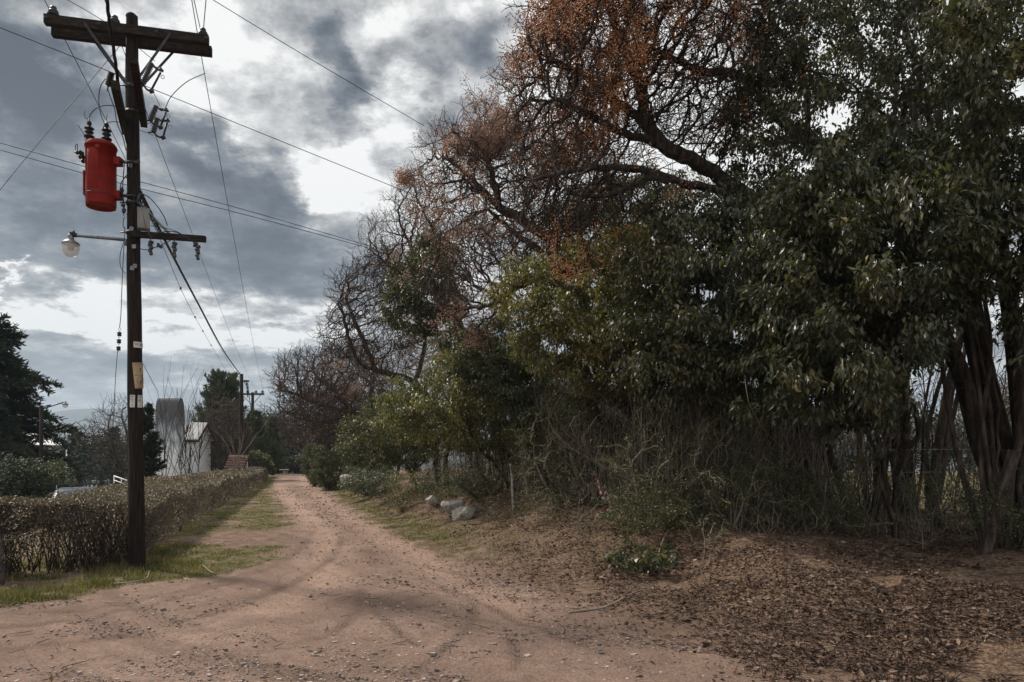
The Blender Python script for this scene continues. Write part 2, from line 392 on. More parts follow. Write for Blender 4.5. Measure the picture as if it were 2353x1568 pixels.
def ground_mat():
    m, t, out = newmat('earth')
    A = lambda n_: t.new('ShaderNodeAttribute', attribute_name=n_).outputs['Fac']
    co = t.new('ShaderNodeTexCoord').outputs['Object']
    big = t.noise(co, .55, 5, .55); med = t.noise(co, 4, 6, .6); fin = t.noise(co, 38, 6, .65); grit = t.noise(co, 130, 3, .7)
    dirt = t.ramp(t.rng(big, .3, .7), [(0, (.20, .134, .105)), (.5, (.295, .20, .157)), (1, (.40, .28, .222))])
    dirt = t.mix(t.rng(med, .38, .72, 0, .6), dirt, (.15, .098, .076))
    dirt = t.mix(t.m('MULTIPLY', A('rut'), .5), dirt, (.54, .37, .285))
    dirt = t.mix(t.rng(fin, .42, .66, 0, .7), dirt, (.10, .072, .060))
    dirt = t.mix(t.rng(t.noise(co, 14, 7, .75), .5, .68, 0, .6), dirt, (.115, .085, .072))
    dirt = t.mix(t.m('MULTIPLY', A('sweep'), .5), dirt, (.13, .09, .073))
    dirt = t.mix(t.rng(grit, .58, .74, 0, .6), dirt, (.42, .34, .29))
    vor = t.new('ShaderNodeTexVoronoi'); t.l.new(co, vor.inputs['Vector']); vor.inputs['Scale'].default_value = 26
    peb = t.m('MULTIPLY', t.rng(vor.outputs['Distance'], .0, .26, 1, 0, True), t.rng(med, .48, .62))
    dirt = t.mix(t.m('MULTIPLY', peb, .55), dirt, t.mix(vor.outputs['Color'], (.11, .085, .08), (.45, .37, .32)))
    dirt = t.mix(t.m('MULTIPLY', A('track'), .62), dirt, (.105, .072, .057))
    gn = t.noise(co, 7, 5, .6)
    gr = t.ramp(t.rng(gn, .3, .7), [(0, (.05, .048, .02)), (.45, (.095, .09, .036)), (.75, (.17, .135, .07)), (1, (.25, .185, .12))])
    soil = t.ramp(t.rng(med, .3, .7), [(0, (.10, .068, .05)), (.5, (.175, .118, .088)), (1, (.28, .20, .155))])
    lit = t.ramp(t.rng(t.noise(co, 22, 6, .7), .3, .7), [(0, (.04, .028, .02)), (.45, (.12, .078, .052)), (.75, (.22, .15, .105)), (1, (.36, .27, .2))])
    c = t.mix(A('grass'), soil, gr)
    c = t.mix(A('litter'), c, lit)
    rd = t.m('MULTIPLY', A('road'), t.m('SUBTRACT', 1, t.m('MULTIPLY', A('litter'), .8)))
    c = t.mix(rd, c, dirt)
    fieldm = t.rng(t.noise(co, .02, 3), .4, .6)
    b = t.new('ShaderNodeBsdfPrincipled'); t.put(b.inputs['Base Color'], c); b.inputs['Roughness'].default_value = .92; b.inputs['Specular IOR Level'].default_value = .15
    bn = t.new('ShaderNodeBump'); bn.inputs['Strength'].default_value = .8; bn.inputs['Distance'].default_value = .03
    wv = t.new('ShaderNodeTexWave'); t.l.new(co, wv.inputs['Vector']); wv.inputs['Scale'].default_value = 9; wv.inputs['Distortion'].default_value = 3
    h = t.m('ADD', t.m('MULTIPLY', med, .5), t.m('ADD', fin, t.m('ADD', t.m('MULTIPLY', grit, .4), t.m('MULTIPLY', peb, .9))))
    h = t.m('ADD', h, t.m('MULTIPLY', t.m('MULTIPLY', wv.outputs['Fac'], A('track')), .25))
    t.l.new(h, bn.inputs['Height']); t.l.new(bn.outputs[0], b.inputs['Normal']); t.l.new(b.outputs[0], out.inputs[0])
    return m

def make_hills():
    M = mk('hill_scrub', [(0, (.018, .026, .026)), (.5, (.035, .045, .042)), (1, (.07, .075, .06))], .004, 8, .95)
    for k, (Y0, hh, s, dz) in enumerate(((3300., 245., 3, 0), (1500., 45., 8, 0))):
        nx, ny = 320, 40; xs = np.linspace(-4200, 4200, nx) * (Y0 / 3300) * 1.3; ts = np.linspace(0, 1, ny)
        X, T = np.meshgrid(xs, ts); Yv = Y0 - (900 * (1 - T)) * Y0 / 3300
        a = X / Y0
        # long ridge, a little higher on the right of the near poles as in the photograph
        crest = hh * (.92 + .16 * (fbm(a * 3 + 5, a * 0 + s, 4, s) - .5) * 2 + .10 * (fbm(a * 14, a * 0, 4, s + 5) - .5) + np.interp(a, [-1, -.7, -.55, -.45, -.33, -.28, 0], [.02, .0, -.02, .02, .10, .04, -.1]))
        Z = -28 + (crest + 28) * T ** 1.3 * (1 + .25 * (fbm(X * .004, T * 6, 5, s + 9) - .5) * (1 - T))
        i = np.arange(nx * ny).reshape(ny, nx)
        f = np.stack([i[:-1, :-1], i[:-1, 1:], i[1:, 1:], i[1:, :-1]], -1).reshape(-1, 4)
        b = MB(); b.add(np.stack([X, Yv, Z], -1).reshape(-1, 3), f)
        # far slope, so the ridge is a body and not a screen
        back = np.stack([X[-1], Yv[-1] + 1200 * Y0 / 3300, X[-1] * 0 - 40], -1)
        v = np.concatenate([np.stack([X[-1], Yv[-1], Z[-1]], -1), back]); j = np.arange(nx - 1)
        b.add(v, np.stack([j, j + 1, j + 1 + nx, j + nx], -1))
        tag(b.build('hills', M), 'long blue ridge of hills on the horizon' if k == 0 else 'low wooded rise before the blue ridge', kind='structure')
def make_haze():
    m, t, out = newmat('air')
    v = t.new('ShaderNodeVolumePrincipled'); v.inputs['Color'].default_value = (.66, .82, 1, 1); v.inputs['Density'].default_value = HAZE
    v.inputs['Anisotropy'].default_value = .2
    t.l.new(v.outputs[0], out.inputs['Volume'])
    b = MB(); x, y0, y1, z0, z1 = 7000., -2800., 5200., -75., 330.
    b.box((0, (y0 + y1) / 2, (z0 + z1) / 2), (2 * x, y1 - y0, z1 - z0))
    tag(b.build('haze', m, smooth=False), 'thin blue haze over the far hills', kind='stuff')
HAZE = 2.2e-4
make_ground(); make_hills(); make_haze()
# ------------------------------------------------------------------ materials of the line gear
M_wood = mk('creosoted_timber', [(0, (.008, .006, .0055)), (.5, (.025, .017, .014)), (1, (.065, .042, .032))], 6, 8, .85, .5, 30, stretch=(6, 6, .5))
M_beam = mk('old_beam_timber', [(0, (.012, .010, .009)), (.5, (.03, .024, .02)), (1, (.09, .055, .035))], 6, 8, .85, .4, 30, stretch=(.6, 6, 6))
M_iron = mk('dull_iron', [(0, (.02, .021, .024)), (1, (.07, .075, .085))], 30, 4, .5, metal=.5)
M_galv = mk('galvanised_steel', [(0, (.12, .13, .15)), (1, (.26, .28, .31))], 18, 4, .45, metal=.6)
M_porc = mk('brown_porcelain', [(0, (.008, .007, .008)), (1, (.022, .017, .016))], 8, 3, .4, spec=.35)
M_gporc = mk('grey_porcelain', [(0, (.04, .044, .05)), (1, (.085, .09, .10))], 8, 3, .3, spec=.5)
M_red = mk('weathered_red_paint', [(0, (.10, .007, .004)), (.45, (.20, .011, .006)), (.8, (.24, .016, .009)), (1, (.30, .05, .03))], 5, 9, .6, .15, 60, spec=.2, nrough=.7)
M_wire = mk('black_cable', [(0, (.008, .008, .009)), (1, (.02, .02, .022))], 20, 2, .6)
M_cond = mk('weathered_conductor', [(0, (.03, .03, .032)), (1, (.07, .07, .072))], 20, 2, .5, metal=.5)
M_box = mk('grey_enamel_box', [(0, (.17, .17, .16)), (1, (.27, .27, .25))], 6, 5, .5)
M_white = mk('enamel_white', [(0, (.48, .47, .43)), (1, (.70, .69, .65))], 9, 5, .5)
M_cream = mk('aged_yellow_plate', [(0, (.33, .25, .14)), (1, (.50, .40, .25))], 7, 5, .6)
M_ink = mk('black_ink', [(0, (.012, .012, .013)), (1, (.02, .02, .022))], 5, 1, .6)
M_green = mk('green_ink', [(0, (.008, .045, .035)), (1, (.012, .07, .05))], 5, 1, .6)
M_pink = mk('faded_red_ink', [(0, (.26, .13, .16)), (1, (.33, .17, .2))], 5, 1, .6)
M_olive = mk('faded_outline_ink', [(0, (.17, .14, .07)), (1, (.22, .18, .1))], 5, 1, .6)

YP = 11.1
PB = on_land((-5.65, 11.12)); PB[2] -= .12
def Z1(x, y, Y=YP): return P(x / 3.8994, y / 3.8994, Y)
def Z2(x, y, Y=YP): return P(x / 3.8994, 344.67 + y / 3.8994, Y)
AX = np.array([-5.65, 11.12, 0]); 
def pole_x(z): return -5.635 - .0085 * z
def pole_c(z): return np.array([pole_x(z) , 11.12 - .003 * z, z])
def pole_r(z): return np.interp(z, [0, .6, 1.3, 3, 6, 8.4], [.122, .118, .106, .100, .093, .080])

def utility_pole():
    root = thing('utility_pole', PB, 'tall dark timber power pole carrying the red transformer, in front of the hedge', 'utility pole', 'wooden power poles')
    b = MB(); zs = np.linspace(-.15, 8.27, 60); rr = pole_r(zs) * (1 + .03 * (vnoise(zs * 2.3, zs * 0, 3) - .5) * 2)
    pts = np.array([pole_c(z) for z in zs]); pts[:, 0] += (vnoise(zs * 1.1, zs * 0, 8) - .5) * .016
    pts[0, 2] = PB[2]
    n = 22; a = np.arange(n) * 2 * math.pi / n
    ring = pts[:, None] + rr[:, None, None] * np.stack([np.cos(a), np.sin(a), 0 * a], -1)[None]
    # long drying checks in the wood
    ck = (vnoise(a[None] * 3 + 0 * zs[:, None], zs[:, None] * .8 + 0 * a[None], 4) - .5) * .012
    ring[:, :, 0] += ck * np.cos(a)[None]; ring[:, :, 1] += ck * np.sin(a)[None]
    i = np.arange(59)[:, None] * n; j = np.arange(n)[None]; k = (j + 1) % n
    b.add(ring.reshape(-1, 3), np.stack([i + j, i + k, i + n + k, i + n + j], -1).reshape(-1, 4))
    top = pole_c(8.27); b.lathe(top, (0, 0, 1), [(-.01, .082), (.02, .07), (.045, .04), (.055, 0)], n)
    b.build('shaft', M_wood, root)
    # head crossarm: two beams, one on each face of the pole
    dirv = unit(P(483, 113, 11.37) - P(112, 67, 10.84)); dirv[2] = 0; dirv = unit(dirv); nrm = np.array([-dirv[1], dirv[0], 0])
    c0 = (P(483, 104, 11.37) + P(112, 58, 10.84)) / 2; c0[2] = 7.98; L = 2.22
    for s, nm in ((-1, 0), (1, 1)):
        q = MB(); q.box(c0 + nrm * s * .15 + np.array([0, 0, -.01 * nm]), (L, .105, .13), np.stack([dirv, nrm, [0, 0, 1]], 1)); q.build('crossarm', M_beam, root, smooth=False)
    for s in (1,):
        for e in (-.5, -.18, .18, .5):
            b = MB(); p = c0 + dirv * e * L * .97 ; b.cyl(p - nrm * .24, p + nrm * .24, .009, n=6); b.box(p - nrm * .21, (.05, .012, .05)); b.box(p + nrm * .21, (.05, .012, .05)); b.build('through_bolt', M_iron, root)
    zb = 7.18; foot = pole_c(zb)
    for s in (-1, 1):
        for e in (-1, 1):
            q = MB(); q.bar(c0 + dirv * s * .58 + nrm * e * .212 + np.array([0, 0, .0]), foot + nrm * e * .10 + dirv * s * .03, .035, .008, up=nrm); q.build('brace', M_iron, root, smooth=False)
    for (x, y) in ((480, 172), (1030, 258), (1820, 362)):
        p = Z1(x, y, 11.); p[1] = c0[1] + (p[0] - c0[0]) * dirv[1] / dirv[0]; p[0] *= p[1] / 11.; p[2] = 8.035
        q = MB(); q.lathe(p, (0, 0, 1), [(0, .015), (.07, .015), (.07, .035), (.075, .085), (.10, .088), (.125, .06), (.135, .07), (.16, .062), (.17, .035), (.19, .045), (.215, .04), (.22, 0)], 16); q.build('insulator', M_porc, root)
    # two timbers running along the line, lower on the pole
    for (a_, b_) in (((264, 194, 9.95), (289, 303, 11.35)), ((307, 138, 9.75), (331, 283, 11.62))):
        A_, B_ = P(*a_), P(*b_); zz = (A_[2] + B_[2]) / 2; A_[2] = B_[2] = zz
        q = MB(); q.bar(A_, B_, .095, .12); q.build('line_arm', M_beam, root, smooth=False)
    # steel bands and their bolts
    for z in (1.6 + 595 / F * YP - .02, 1.6 + 608 / F * YP * 0 + 5.61, 5.02, 6.83):
        b = MB(); c = pole_c(z); b.lathe(c - np.array([0, 0, .022]), (0, 0, 1), [(0, pole_r(z) + .002), (0, pole_r(z) + .012), (.044, pole_r(z) + .012), (.044, pole_r(z) + .002)], 20)
        b.cyl(c + np.array([pole_r(z) - .02, -.05, 0]), c + np.array([pole_r(z) + .08, -.05, .0]), .010, n=6); b.cyl(c + np.array([-pole_r(z) - .08, -.05, 0]), c + np.array([-pole_r(z) + .02, -.05, .0]), .010, n=6); b.build('pole_band', M_iron, root)
    # lower service arm with strut
    A_ = pole_c(4.98) + np.array([.02, -.09, 0]); B_ = P(466, 551, 11.0); B_[2] = 4.93; B_[1] = 11.1
    q = MB(); q.bar(A_, B_, .075, .085); q.build('service_arm', M_beam, root, smooth=False)
    q = MB(); q.cyl(P(317, 464, YP - .05), P(403, 551, YP - .05), .019, n=8); q.build('strut', M_galv, root)
    for (x, y0, y1) in ((1350, 790, 950), (1562, 800, 972), (1770, 830, 992)):
        p0 = Z2(x, y0); p1 = Z2(x, y1); q = MB(); L_ = (p0 - p1)[2]
        q.cyl(p0 + np.array([0, 0, .10]), p0 - np.array([0, 0, L_ * .2]), .008, n=6)
        for j_ in range(5):
            zc_ = p0[2] - L_ * (.25 + .16 * j_)
            q.lathe((p0[0] + .006 * (-1) ** j_, p0[1], zc_), (0, 0, -1), [(-.03, .012), (-.02, .038 - .003 * j_), (.012, .04 - .003 * j_), (.022, .016)], 10)
        q.build('insulator', M_gporc, root)
    # climbing of small cables down the shaft
    def cab(pts, r=.006, y=YP - .13, m=M_wire, nm='cable', n=6):
        q = MB(); q.tube(smoothpath([P(px, py, (y if len(r_) == 0 else r_[0])) for px, py, *r_ in pts], n), r, 5); q.build(nm, m, root)
    z2 = lambda *p: [(x / 3.8994, 344.67 + y / 3.8994) for x, y in p]
    z1 = lambda *p: [(x / 3.8994, y / 3.8994) for x, y in p]
    cab(z1((960, 790), (1000, 900), (1030, 990), (1050, 1110), (1100, 1230), (1130, 1350)), .007)
    cab(z1((1065, 1000), (1085, 1120), (1130, 1260), (1160, 1400), (1165, 1500)), .006)
    cab(z1((1130, 1010), (1080, 880), (1010, 700)), .005)
    cab(z1((1270, 760), (1250, 900), (1235, 1060), (1260, 1085), (1310, 1110), (1350, 1100)), .004)
    cab(z1((1225, 1160), (1300, 1185), (1380, 1215)), .004)
    cab(z2((1115, 120), (1105, 250), (1100, 360), (1105, 480), (1110, 590)), .007)
    cab(z2((1160, 200), (1110, 260), (1085, 300), (1080, 360), (1100, 400), (1110, 470)), .007)
    cab(z2((1115, 600), (1105, 640), (1105, 690), (1125, 710)), .006)
    cab(z2((1117, 690), (1115, 800), (1080, 920), (1075, 1010), (1090, 1070), (1125, 1110)), .005)
    cab(z2((1130, 570), (1180, 640), (1240, 630), (1275, 570), (1280, 540)), .004)
    cab(z2((1230, 300), (1260, 380), (1340, 430), (1420, 520), (1475, 610), (1500, 680)), .007)
    cab(z2((1230, 330), (1280, 400), (1300, 500), (1340, 560)), .006)
    cab(z2((1230, 360), (1265, 430), (1320, 540), (1390, 680), (1450, 790)), .009)
    cab(z2((1235, 400), (1290, 520), (1350, 620), (1420, 700)), .005)
    cab(z2((1228, 850), (1270, 890), (1330, 895), (1360, 880), (1430, 860), (1540, 805)), .006)
    cab(z2((1365, 800), (1400, 760), (1450, 740), (1520, 730), (1600, 745), (1640, 780), (1700, 800), (1740, 835)), .008, YP - .16)
    cab(z2((1350, 680), (1480, 700), (1590, 735), (1680, 790)), .005, YP - .16)
    cab(z2((1280, 540), (1290, 620), (1320, 720), (1360, 800)), .004, YP - .17, M_gporc)
    cab(z2((1125, 140), (1170, 170), (1190, 240)), .006, YP - .14)
    cab(z2((1130, 240), (1165, 330), (1120, 420)), .004, YP - .14)
    # clamps, splices and small tags among the cables
    for (x, y) in ((1090, 365), (1270, 408), (1245, 440), (1105, 500), (1110, 545), (1425, 860), (1745, 845), (1230, 110)):
        p = Z2(x, y, YP - .14); b = MB()
        for k_ in range(5): b.box(p + RNG.normal(0, .012, 3), (.03, .03, .035), Matrix.Rotation(RNG.uniform(0, 3), 3, 'Y'))
        b.build('cable_clamp', M_iron, root, smooth=False)
    for (x, y) in ((1178, 705), (1200, 865), (1208, 1040), (1185, 1060), (1165, 140)): b = MB(); b.box(Z2(x, y, YP - .115), (.06, .006, .06), Matrix.Rotation(RNG.uniform(-.6, .6), 3, 'Y')); b.build('number_tag', M_galv, root, smooth=False)
    return root

def ribbed(b, a, c, n, r0, r1):
    d_ = c - a; L = np.linalg.norm(d_); prof = [(0, r0 * .8)]
    for i in range(n):
        s = L * (i + .1) / n; e = L * (i + .9) / n; prof += [(s, r0), ((s + e) / 2 - L / n * .12, r1), ((s + e) / 2 + L / n * .12, r1), (e, r0)]
    prof.append((L, r0 * .8)); b.lathe(a, d_, prof, 14)
def cutout(lab, top, bot, f0, f1, Y, n):
    a, c = Z1(*top, Y), Z1(*bot, Y); t0, t1 = Z1(*f0, Y - .02), Z1(*f1, Y - .02)
    root = thing('fuse_cutout', c, lab, 'fuse switch', 'fuse cutouts beside the pole head')
    b = MB(); ribbed(b, a, c, n, .024, .043); b.build('porcelain_body', M_gporc, root)
    b = MB(); b.tube(smoothpath([a, (a + t0) / 2 + [0, 0, -.02], t0 + [0, 0, .06], t0 + [.02, 0, .02]], 4), .012, 6); b.box(t0 + [0, 0, .03], (.07, .03, .03), Matrix.Rotation(.3, 3, 'Y')); b.box((a * .35 + t0 * .65) + [0, 0, .01], (.08, .02, .025), Matrix.Rotation(.4, 3, 'Y')); b.build('upper_contact', M_iron, root)
    b = MB(); b.tube(smoothpath([c, (c + t1) / 2 + [0, 0, -.04], t1 + [.01, 0, -.02]], 4), .014, 6)
    b.box(t1 + [0, 0, -.02], (.06, .03, .05), Matrix.Rotation(-.4, 3, 'Y'))
    b.cyl(c, c + np.array([-.10, .05, .02]), .012, n=6)
    b.build('lower_contact', M_iron, root)
    b = MB(); b.cyl(t0, t1, .014, n=8); b.build('fuse_tube', M_porc, root)
    b = MB(); an = np.linspace(0, 2 * math.pi, 13); ctr = t0 * .86 + t1 * .14 + np.array([.045, 0, -.03]); b.tube([ctr + .024 * np.array([math.cos(q), 0, math.sin(q)]) for q in an], .0045, 5); b.build('pull_ring', M_galv, root)

def transformer():
    c = Z2(912, 470, 11.0); R_ = .205; zt = 6.30; zb = 5.375; cx, cy = P(234, 400, 11.0)[0], 10.98
    root = thing('pole_transformer', (cx, cy, zb), 'red cylindrical transformer bolted high on the left side of the timber pole', 'transformer')
    b = MB(); H = zt - zb
    b.lathe((cx, cy, zb), (0, 0, 1), [(.012, 0), (.012, R_ * .86), (-.012, R_ * .90), (-.012, R_ * .965), (.03, R_), (H * .3, R_ * 1.003), (H - .06, R_), (H - .06, R_ + .012), (H - .035, R_ + .014), (H - .03, R_ + .003)], 48)
    b.build('tank', M_red, root)
    b = MB(); b.lathe((cx, cy, zt - .04), (0, 0, 1), [(0, R_ + .006), (.022, R_ + .006), (.05, R_ * .93), (.08, R_ * .6), (.09, 0)], 48); b.build('lid', M_red, root)
    # pressed panel with cooling ribs, facing the road
    b = MB()
    for (a0, a1, z0, z1, off) in ((-115, -70, .20, H - .12, .008),):
        aa = np.radians(np.linspace(a0 - 8, a1, 14)); zz = np.array([z0, z0 + .02, z1 - .02, z1])
        for layer in (0,):
            r = R_ + off; v = []
            for ia, A_ in enumerate(aa):
                e = 0 if ia in (0, len(aa) - 1) else 1
                for iz, z_ in enumerate(zz):
                    e2 = e * (0 if iz in (0, 3) else 1); v.append((cx + (R_ - .004 + (off + .004) * e2) * math.cos(A_), cy + (R_ - .004 + (off + .004) * e2) * math.sin(A_), zb + z_))
            i = np.arange(13)[:, None] * 4; j = np.arange(3)[None]
            b.add(v, np.stack([i + j, i + 4 + j, i + 5 + j, i + 1 + j], -1).reshape(-1, 4))
    for a_ in (-110, -101, -92, -83):
        A_ = math.radians(a_); p = np.array([cx + (R_ + .006) * math.cos(A_), cy + (R_ + .006) * math.sin(A_), 0])
        b.tube([p + [0, 0, zb + .32], p + [0, 0, zb + .34], p + [0, 0, zt - .2], p + [0, 0, zt - .18]], [.002, .008, .008, .002], 6)
    b.build('panel', M_red, root)
    b = MB(); A_ = math.radians(188); b.box((cx - R_ - .004, cy - .03, zb + .33), (.02, .12, .36)); b.build('name_plate', M_red, root, smooth=False)
    for k_, (x, y, s) in enumerate(((800, 1285, 1), (955, 1285, 1.05))):
        p = Z1(x, y, 10.92 + .09 * k_); p[2] = zt + .02; q = MB(); h = .30 * s
        pr = [(0, .05), (.05, .045), (.055, .075), (.075, .078), (.09, .04), (.12, .036), (.125, .062), (.14, .065), (.155, .034), (.175, .04), (.18, .068), (.195, .07), (.21, .03), (.25, .026), (.255, .036), (.29, .03), (.30, .012), (.34, .010), (.345, 0)]
        q.lathe(p, (0, 0, 1), [(a * s, r_ * .95) for a, r_ in pr], 16); o = q.build('bushing', M_porc, root)
        w = MB(); tp = p + [0, 0, .33 * s]
        w.tube(smoothpath([tp, tp + [-.05, 0, .01], tp + [-.07, 0, .06], tp + [-.065, 0, .12]] if k_ == 0 else [tp, tp + [.0, 0, .04], tp + [.012, 0, .09]], 4), .005, 5); w.build('arcing_horn', M_iron, o)
    q = MB()
    for j_ in range(3):
        p = np.array([cx - R_, cy - .10 + .07 * j_, zt - .17 - .035 * j_])
        q.lathe(p, (-1, 0, .1), [(0, .022), (.03, .028), (.035, .04), (.05, .04), (.055, .02), (.08, .022), (.085, .035), (.1, .03), (.11, .008), (.14, .008)], 10)
    q.tube(smoothpath([(cx - R_ - .12, cy - .08, zt - .17), (cx - R_ - .13, cy - .08, zt - .06), (cx - R_ - .10, cy - .08, zt - .03), (cx - R_ - .10, cy - .08, zt - .12)], 4), .006, 5)
    q.build('low_voltage_terminals', M_porc, root)
    for z in (1.6 + (1060 - 372) / F * 11, 1.6 + (1060 - 450) / F * 11):
        q = MB(); q.box((cx + R_ + .035, cy + .02, z), (.10, .12, .115)); q.build('mounting_lug', M_red, root, smooth=False)
        q = MB(); q.cyl((cx + R_ + .08, cy + .02, z), (pole_x(z) - .07, 11.05, z), .014, n=8); q.cyl((cx + R_ + .08, cy - .03, z), (pole_x(z) + .16, 10.99, z - .01), .010, n=6); q.build('hanger_bolt', M_iron, root)
    q = MB(); q.tube(smoothpath([(cx - R_ - .01, cy, zb + .10), (cx - .12, cy - .21, zb + .14), (cx + .05, cy - .225, zb + .155), (cx + .2, cy - .12, zb + .15), (cx + .26, cy, zb + .14)], 5), .006, 5); q.build('ground_strap', M_iron, root)
    q = MB(); q.lathe((cx + .06, cy - R_ - .002, zt - .12), (0, -1, 0), [(0, .04), (.004, .04), (.006, 0)], 14); q.build('round_mark', M_red, root)
    # whip leads standing off the left bushing
    q = MB(); q.tube(smoothpath([Z1(*p_, 10.9) for p_ in ((700, 1122), (720, 1155), (745, 1190), (755, 1220))], 4), .005, 5); q.tube(smoothpath([Z1(*p_, 10.9) for p_ in ((758, 1250), (770, 1280), (785, 1305))], 4), .005, 5); q.build('whip_lead', M_iron, root)
    for pts in (((785, 1160), (790, 1080), (830, 1000), (900, 955), (980, 945), (1040, 955)), ((955, 1150), (905, 1030), (885, 900), (900, 780), (945, 705)), ((925, 1150), (945, 1110), (1000, 1092), (1065, 1095))):
        q = MB(); q.tube(smoothpath([Z1(*p_, 10.95) for p_ in pts], 6), .0065, 6); q.build('jumper_lead', M_wire, root)

def lamp_mat():
    m, t, out = newmat('cloudy_lamp_bowl')
    b = t.new('ShaderNodeBsdfPrincipled'); b.inputs['Base Color'].default_value = (.74, .68, .58, 1); b.inputs['Roughness'].default_value = .35; b.inputs['Specular IOR Level'].default_value = .5
    b.inputs['Alpha'].default_value = .45
    t.l.new(b.outputs[0], out.inputs[0]); return m
M_bowl = lamp_mat()
def street_lamp():
    tip = Z2(655, 765, 10.85); wall = pole_c(4.95) + [-.09, -.04, .02]
    root = thing('street_lamp', wall, 'pole-mounted street lamp with cloudy bowl on a grey arm under the red transformer', 'street lamp')
    b = MB(); s0 = Z2(1118, 805, 11.05); b.tube([tip, tip * .9 + s0 * .1, s0, s0 + (wall - s0) * .4 + [0, 0, -.03], s0 + [.02, 0, -.08]], [.022, .022, .026, .028, .028], 10); b.build('arm', M_galv, root)
    hx = Z2(637, 900, 10.85); z = lambda y: 1.6 + (1060 - (344.67 + y / 3.8994)) / F * 10.85
    c = np.array([hx[0] - .005, 10.85, z(845)])
    b = MB(); b.lathe(c, (0, 0, 1), [(-.004, .118), (0, .120), (.008, .120), (.03, .10), (.05, .07), (.06, .048), (.10, .045), (.14, .038), (.15, .015), (.152, 0)], 24); b.build('hood', M_galv, root)
    b = MB(); b.cyl(tip + [-.03, 0, .01], tip + [.05, 0, .0], .032, n=10); b.box(tip + [.0, -.02, .03], (.07, .03, .03)); b.cyl(tip + [.01, 0, .02], tip + [.01, 0, .07], .012, n=6); b.build('clamp', M_iron, root)
    b = MB(); b.lathe(c, (0, 0, -1), [(0, .113), (.06, .115), (.11, .108), (.15, .092), (.178, .06), (.188, .0)], 24); b.build('glass_bowl', M_bowl, root)
    b = MB(); b.lathe(c, (0, 0, -1), [(0, .04), (.03, .045), (.05, .042), (.06, .046), (.075, .042), (.085, .044), (.095, .02), (.10, 0)], 12); b.build('bulb', M_box, root)
def junction_box():
    c = P(330, 505, 11.0) ; root = thing('junction_box', c, 'grey metal junction box fixed to the pole above the service arm', 'junction box')
    R_ = np.array(Matrix.Rotation(math.radians(28), 3, 'Z'))
    b = MB(); b.box(c, (.17, .14, .30), R_); b.build('box_body', M_box, root, smooth=False)
    b = MB(); b.box(c + R_ @ np.array([0, -.074, 0]), (.16, .008, .285), R_); b.build('box_door', M_box, root, smooth=False)
    b = MB(); b.box(c + R_ @ np.array([.0, 0, .154]), (.18, .15, .008), R_)
    b.build('box_cap', M_galv, root, smooth=False)

# ------------------------------------------------------------------ plates nailed to the pole
def text_mesh(s, size, depth=.0):
    cu = bpy.data.curves.new('t', 'FONT'); cu.body = s; cu.size = size; cu.align_x = 'CENTER'; cu.align_y = 'CENTER'; cu.resolution_u = 3
    o = bpy.data.objects.new('t', cu); COL.objects.link(o)
    dg = bpy.context.evaluated_depsgraph_get(); me = bpy.data.meshes.new_from_object(o.evaluated_get(dg))
    v = np.array([list(q.co) for q in me.vertices]).reshape(-1, 3); f = []
    me.calc_loop_triangles()
    f = np.array([list(q.vertices) for q in me.loop_triangles])
    bpy.data.objects.remove(o); bpy.data.meshes.remove(me); bpy.data.curves.remove(cu)
    return v, f
def wrap(v, z0, a0, tilt, lift):
    """lay flat artwork (x right, y up, metres) on the shaft: a0 = direction its middle faces"""
    v = np.asarray(v, float); c_, s_ = math.cos(tilt), math.sin(tilt)
    x = v[:, 0] * c_ - v[:, 1] * s_; y = v[:, 0] * s_ + v[:, 1] * c_
    z = z0 + y; r = pole_r(z) + .009 + lift
    a = a0 + x / r; return np.stack([pole_x(z) + r * np.cos(a), 11.12 - .003 * z + r * np.sin(a), z], 1)
def plate_grid(w, h, nx=14, ny=10):
    xs = np.linspace(-w / 2, w / 2, nx); ys = np.linspace(-h / 2, h / 2, ny); X, Y = np.meshgrid(xs, ys)
    i = np.arange(nx * ny).reshape(ny, nx)
    return np.stack([X, Y, 0 * X], -1).reshape(-1, 3), np.stack([i[:-1, :-1], i[:-1, 1:], i[1:, 1:], i[1:, :-1]], -1).reshape(-1, 4)
def strip(pts, w):
    pts = np.array(pts, float); d_ = unit(np.gradient(pts, axis=0)); n_ = np.stack([-d_[:, 1], d_[:, 0]], 1) * w / 2
    v = np.concatenate([pts + n_, pts - n_]); v = np.concatenate([v, np.zeros((len(v), 1))], 1); m = len(pts); i = np.arange(m - 1)
    return v, np.stack([i, i + m, i + m + 1, i + 1], -1)
def sign(lab, cat, zc, a0, tilt, w, h, M_bg, art):
    v, f = plate_grid(w, h); front = wrap(v, zc, a0, tilt, .0)
    root = thing('sign', front.mean(0), lab, cat, 'plates nailed to the near pole')
    b = MB(); back = wrap(v, zc, a0, tilt, -.004); b.add(front, f); b.add(back, f[:, ::-1])
    nx, ny = 14, 10; e = [i for i in range(nx)] + [nx * j + nx - 1 for j in range(1, ny)] + [nx * (ny - 1) + i for i in range(nx - 2, -1, -1)] + [nx * j for j in range(ny - 2, 0, -1)]
    nv = len(v); e2 = e[1:] + e[:1]; b.add(np.concatenate([front, back]), [[p, p + nv, q + nv, q] for p, q in zip(e, e2)])
    b.build('plate', M_bg, root)
    for nm, M_, parts in art:
        b = MB()
        for v_, f_ in parts: b.add(wrap(v_, zc, a0, tilt, .0025), f_)
        b.build(nm, M_, root, smooth=False)
def at(vf, x, y, sx=1, sy=1): v, f = vf; v = v.copy(); v[:, 0] = v[:, 0] * sx + x; v[:, 1] = v[:, 1] * sy + y; return v, f
